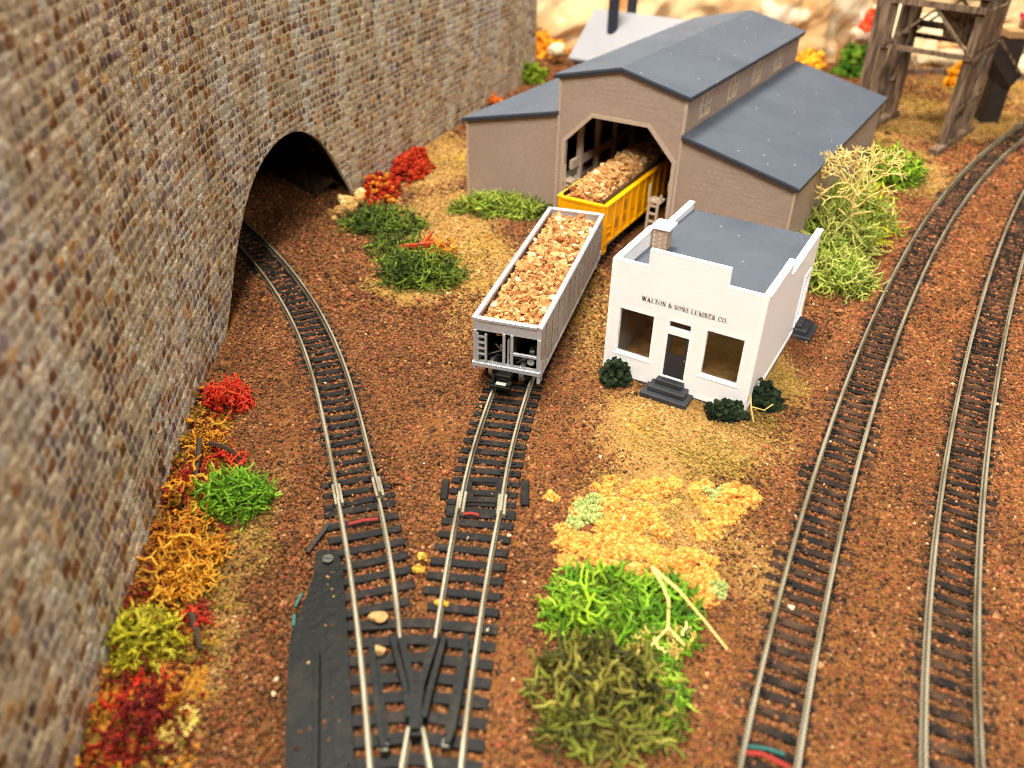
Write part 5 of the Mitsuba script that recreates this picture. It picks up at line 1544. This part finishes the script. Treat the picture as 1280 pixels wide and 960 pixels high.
def build_small():
    def bit(name, label, mesh, m, c):
        k = unique(name); put(None, k, mesh, m); labels[k] = {'label': label, 'category': c}
    bit('stick', 'dark brown stick standing among the ochre lichen left of the bright green clump', tube([(-67.4, 138.5, 3.5), (-65.8, 133, 3.4), (-64.8, 128, 2.9), (-62.6, 122.7, 1.5)], [.6, .66, .5, .4]), 'm_brownstick', 'stick')
    bit('stick', 'dark brown stick lying behind the bright green clump', tube([(-65.0, 137.5, 3.4), (-61.8, 136.4, 3.4), (-59.4, 135.6, 2.6), (-57, 133.6, 1.6)], [.5, .6, .5, .35]), 'm_brownstick', 'stick')
    bit('stick', 'short dark stick below the olive yellow ball', tube([(-54, 92.5, 2.2), (-50.5, 86, 1.2)], [.7, .5]), 'm_brownstick', 'stick')
    bit('tie_frame', 'black plastic tie piece with a square hole between the siding rails', cat([cbox(-9.6, -1.0, 129.0, 130.6, -.3, 1.25), cbox(-9.3, -.8, 122.9, 124.5, -.3, 1.25), cbox(-9.4, -7.9, 124.5, 129.0, -.3, 1.2), cbox(-2.9, -1.2, 124.5, 129.0, -.3, 1.2), cbox(2.2, 4.0, 122.6, 130, -.3, 1.3, .2), cbox(-14.2, -12.6, 124, 130, -.3, 1.2, .2)]), 'm_tie', 'tie piece')
    bit('stick', 'thin black stick beside the tip of the switch machine', bar((-35.2, 116.2, .8), (-37.8, 108.4, .8), .8), 'm_dark', 'stick')
    bit('wire_scrap', 'short teal wire scrap left of the switch machine', cat([tube([(-36.7, 98.6, .8), (-37.1, 95.5, 1.0)], .3), tube([(-36.9, 93.8, .8), (-36.5, 91.4, .8)], .36)]), 'm_teal', 'wire')
    bit('wire_scrap', 'red wire scrap lying across the left branch of the turnout', cat([tube([(-31.3, 115.6, 1.5), (-28.6, 116.6, 1.6), (-25.8, 117.2, 1.5)], .3)]), 'm_redbit', 'wire')
    bit('wire_scrap', 'small red wire scrap on the siding just beyond the turnout', tube([(-9.2, 119.2, 1.4), (-7.4, 119.3, 1.5), (-6.0, 118.9, 1.4)], .28), 'm_redbit', 'wire')
    bit('wire_scrap', 'red wire scrap between the rails at the lower right', tube([(35.2, 69.6, 1.4), (38.0, 69.3, 1.6), (41.6, 67.4, 1.4)], .36), 'm_redbit', 'wire')
    bit('wire_scrap', 'teal wire scrap between the rails at the lower right', tube([(36.2, 70.6, 1.4), (39.0, 70.2, 1.5), (41.4, 69.4, 1.4)], .26), 'm_teal', 'wire')
    for i, (x, y, s, lab) in enumerate(((-21.3, 86.1, 1.1, 'cream pebble between the ties left of the frog'), (-22.2, 93.2, 1.3, 'flat tan pebble across a turnout tie'), (-11.5, 96.5, 1.0, 'tan foam crumb right of the frog'), (-16.4, 104.5, .9, 'upper yellow foam crumb between the two tracks'), (-16.0, 107.6, .8, 'uppermost yellow foam crumb between the two tracks'), (-30.2, 97.2, .9, 'yellow crumb on the edge of the switch machine'))):
        v = ICOV * (1 + np.random.default_rng(i).uniform(-.3, .3, (len(ICOV), 1))) * s * np.array([1.2, .8, .7]) + [x, y, 1.6]
        if i in (0, 1): bit('pebble', lab, (v, ICOF), 'm_pebble', 'pebble')
        else: foam('foam_crumb', lab, x, y, s * 1.3, s, s * .9, [(196, 160, 60), (176, 140, 50), (206, 176, 84)], 24, .3, 800 + i, cat_='foam crumb', z0=1.0)
    for x, y, s, lab, st in ((232, 540, 22, 'large cream boulder between the legs of the tower', (1.2, .8, .9)), (258, 528, 21, 'large pinkish boulder seen left of the right tower leg', (1, .8, 1)), (212, 548, 18, 'grey cream boulder left in the tower opening', (1, .8, 1.2)), (296, 492, 12, 'pale boulder at the right edge of the picture', (1.3, .8, .8)), (316, 520, 16, 'grey white boulder at the upper right corner', (1, .8, 1)), (280, 520, 14, 'yellowish boulder right of the dark pillar', (1.2, .8, .7))):
        boulder(x, y, s * .35, s, lab, seed=int(x), stretch=st)
    r = np.random.default_rng(18); ms, cc = [], []
    b3 = trimesh.creation.icosphere(subdivisions=2); bv = np.array(b3.vertices)
    for i in range(34):
        sz = r.uniform(4, 10); v = bv * (.55 + .9 * meshkit.fbm(bv * 1.4 + i * 3.1, 3, i))[:, None] * sz * np.array([1.2, .8, .9])
        ms.append((v + [r.uniform(205, 345), r.uniform(506, 526), sz * r.uniform(.2, .6) + (12 * r.random() if i % 3 == 0 else 0)], b3.faces)); cc.append(np.tile(lin(*[(206, 186, 150), (226, 196, 168), (176, 166, 140), (214, 170, 120)][r.integers(4)]) * r.uniform(.6, 1.05), (len(v), 1)))
    v, f = cat(ms)
    put(None, 'rock_pile', (v, f), 'm_foam', color=np.vstack(cc)); labels['rock_pile'] = {'label': 'pile of cream, pink and grey rocks behind the timber tower', 'category': 'rocks', 'kind': 'stuff'}
    # low retaining strip at the foot of the rocks
    k = thing('timber_edging', 'low brown timber edging at the foot of the rocks behind the tower', 'edging')
    put(k, 'board', cat([bar((196, 489, 1.6), (250, 492, 1.6), 2.4, 3.6), bar((252, 492, 1.6), (330, 470, 1.6), 2.4, 3.6)]), 'm_wood')
    # rubble heap at the tunnel's right foot
    r = np.random.default_rng(8); ms, cc = [], []
    for i in range(46):
        s = r.uniform(1.0, 2.2); v = ICOV * (1 + r.uniform(-.3, .3, (len(ICOV), 1))) * s
        q = r.random(); x, y = -63 + 9 * q + r.normal() * 1.6, 268 + 20 * q + r.normal() * 2.5
        ms.append((v + [x, y, r.uniform(.3, 3.4) * (1 - abs(q - .5))], ICOF)); cc.append(np.tile(lin(*[(196, 160, 96), (168, 128, 76), (216, 186, 130)][r.integers(3)]) * r.uniform(.7, 1.1), (len(v), 1)))
    v, f = cat(ms)
    put(None, 'rubble', (v, f), 'm_foam', color=np.vstack(cc)); labels['rubble'] = {'label': 'heap of pale tan rubble at the right foot of the tunnel mouth', 'category': 'rubble', 'kind': 'stuff'}


mat('m_brownstick', lin(52, 40, 26), .8)
mat('m_teal', lin(40, 98, 92), .6)
mat('m_redbit', lin(150, 44, 36), .6)
mat('m_pebble', proc(lambda p, n, uv: mix(lin(150, 112, 68), lin(204, 166, 112), f3(p, .9, 3))), .9)
mat('m_crumb', lin(206, 170, 60), .9)

build_ground()
build_shoulders()
build_wall()
build_tracks()
build_turnout()
build_switch_machine()
build_office()
build_barn()
build_shed()
build_hopper()
build_gondola()
build_tower()
build_plants()
build_small()
build_grains()
print('triangles', sum(len(meshkit.WRITTEN[d['filename']][1]) for d in scene.values() if d.get('type') == 'ply'), 'entries', len(scene))
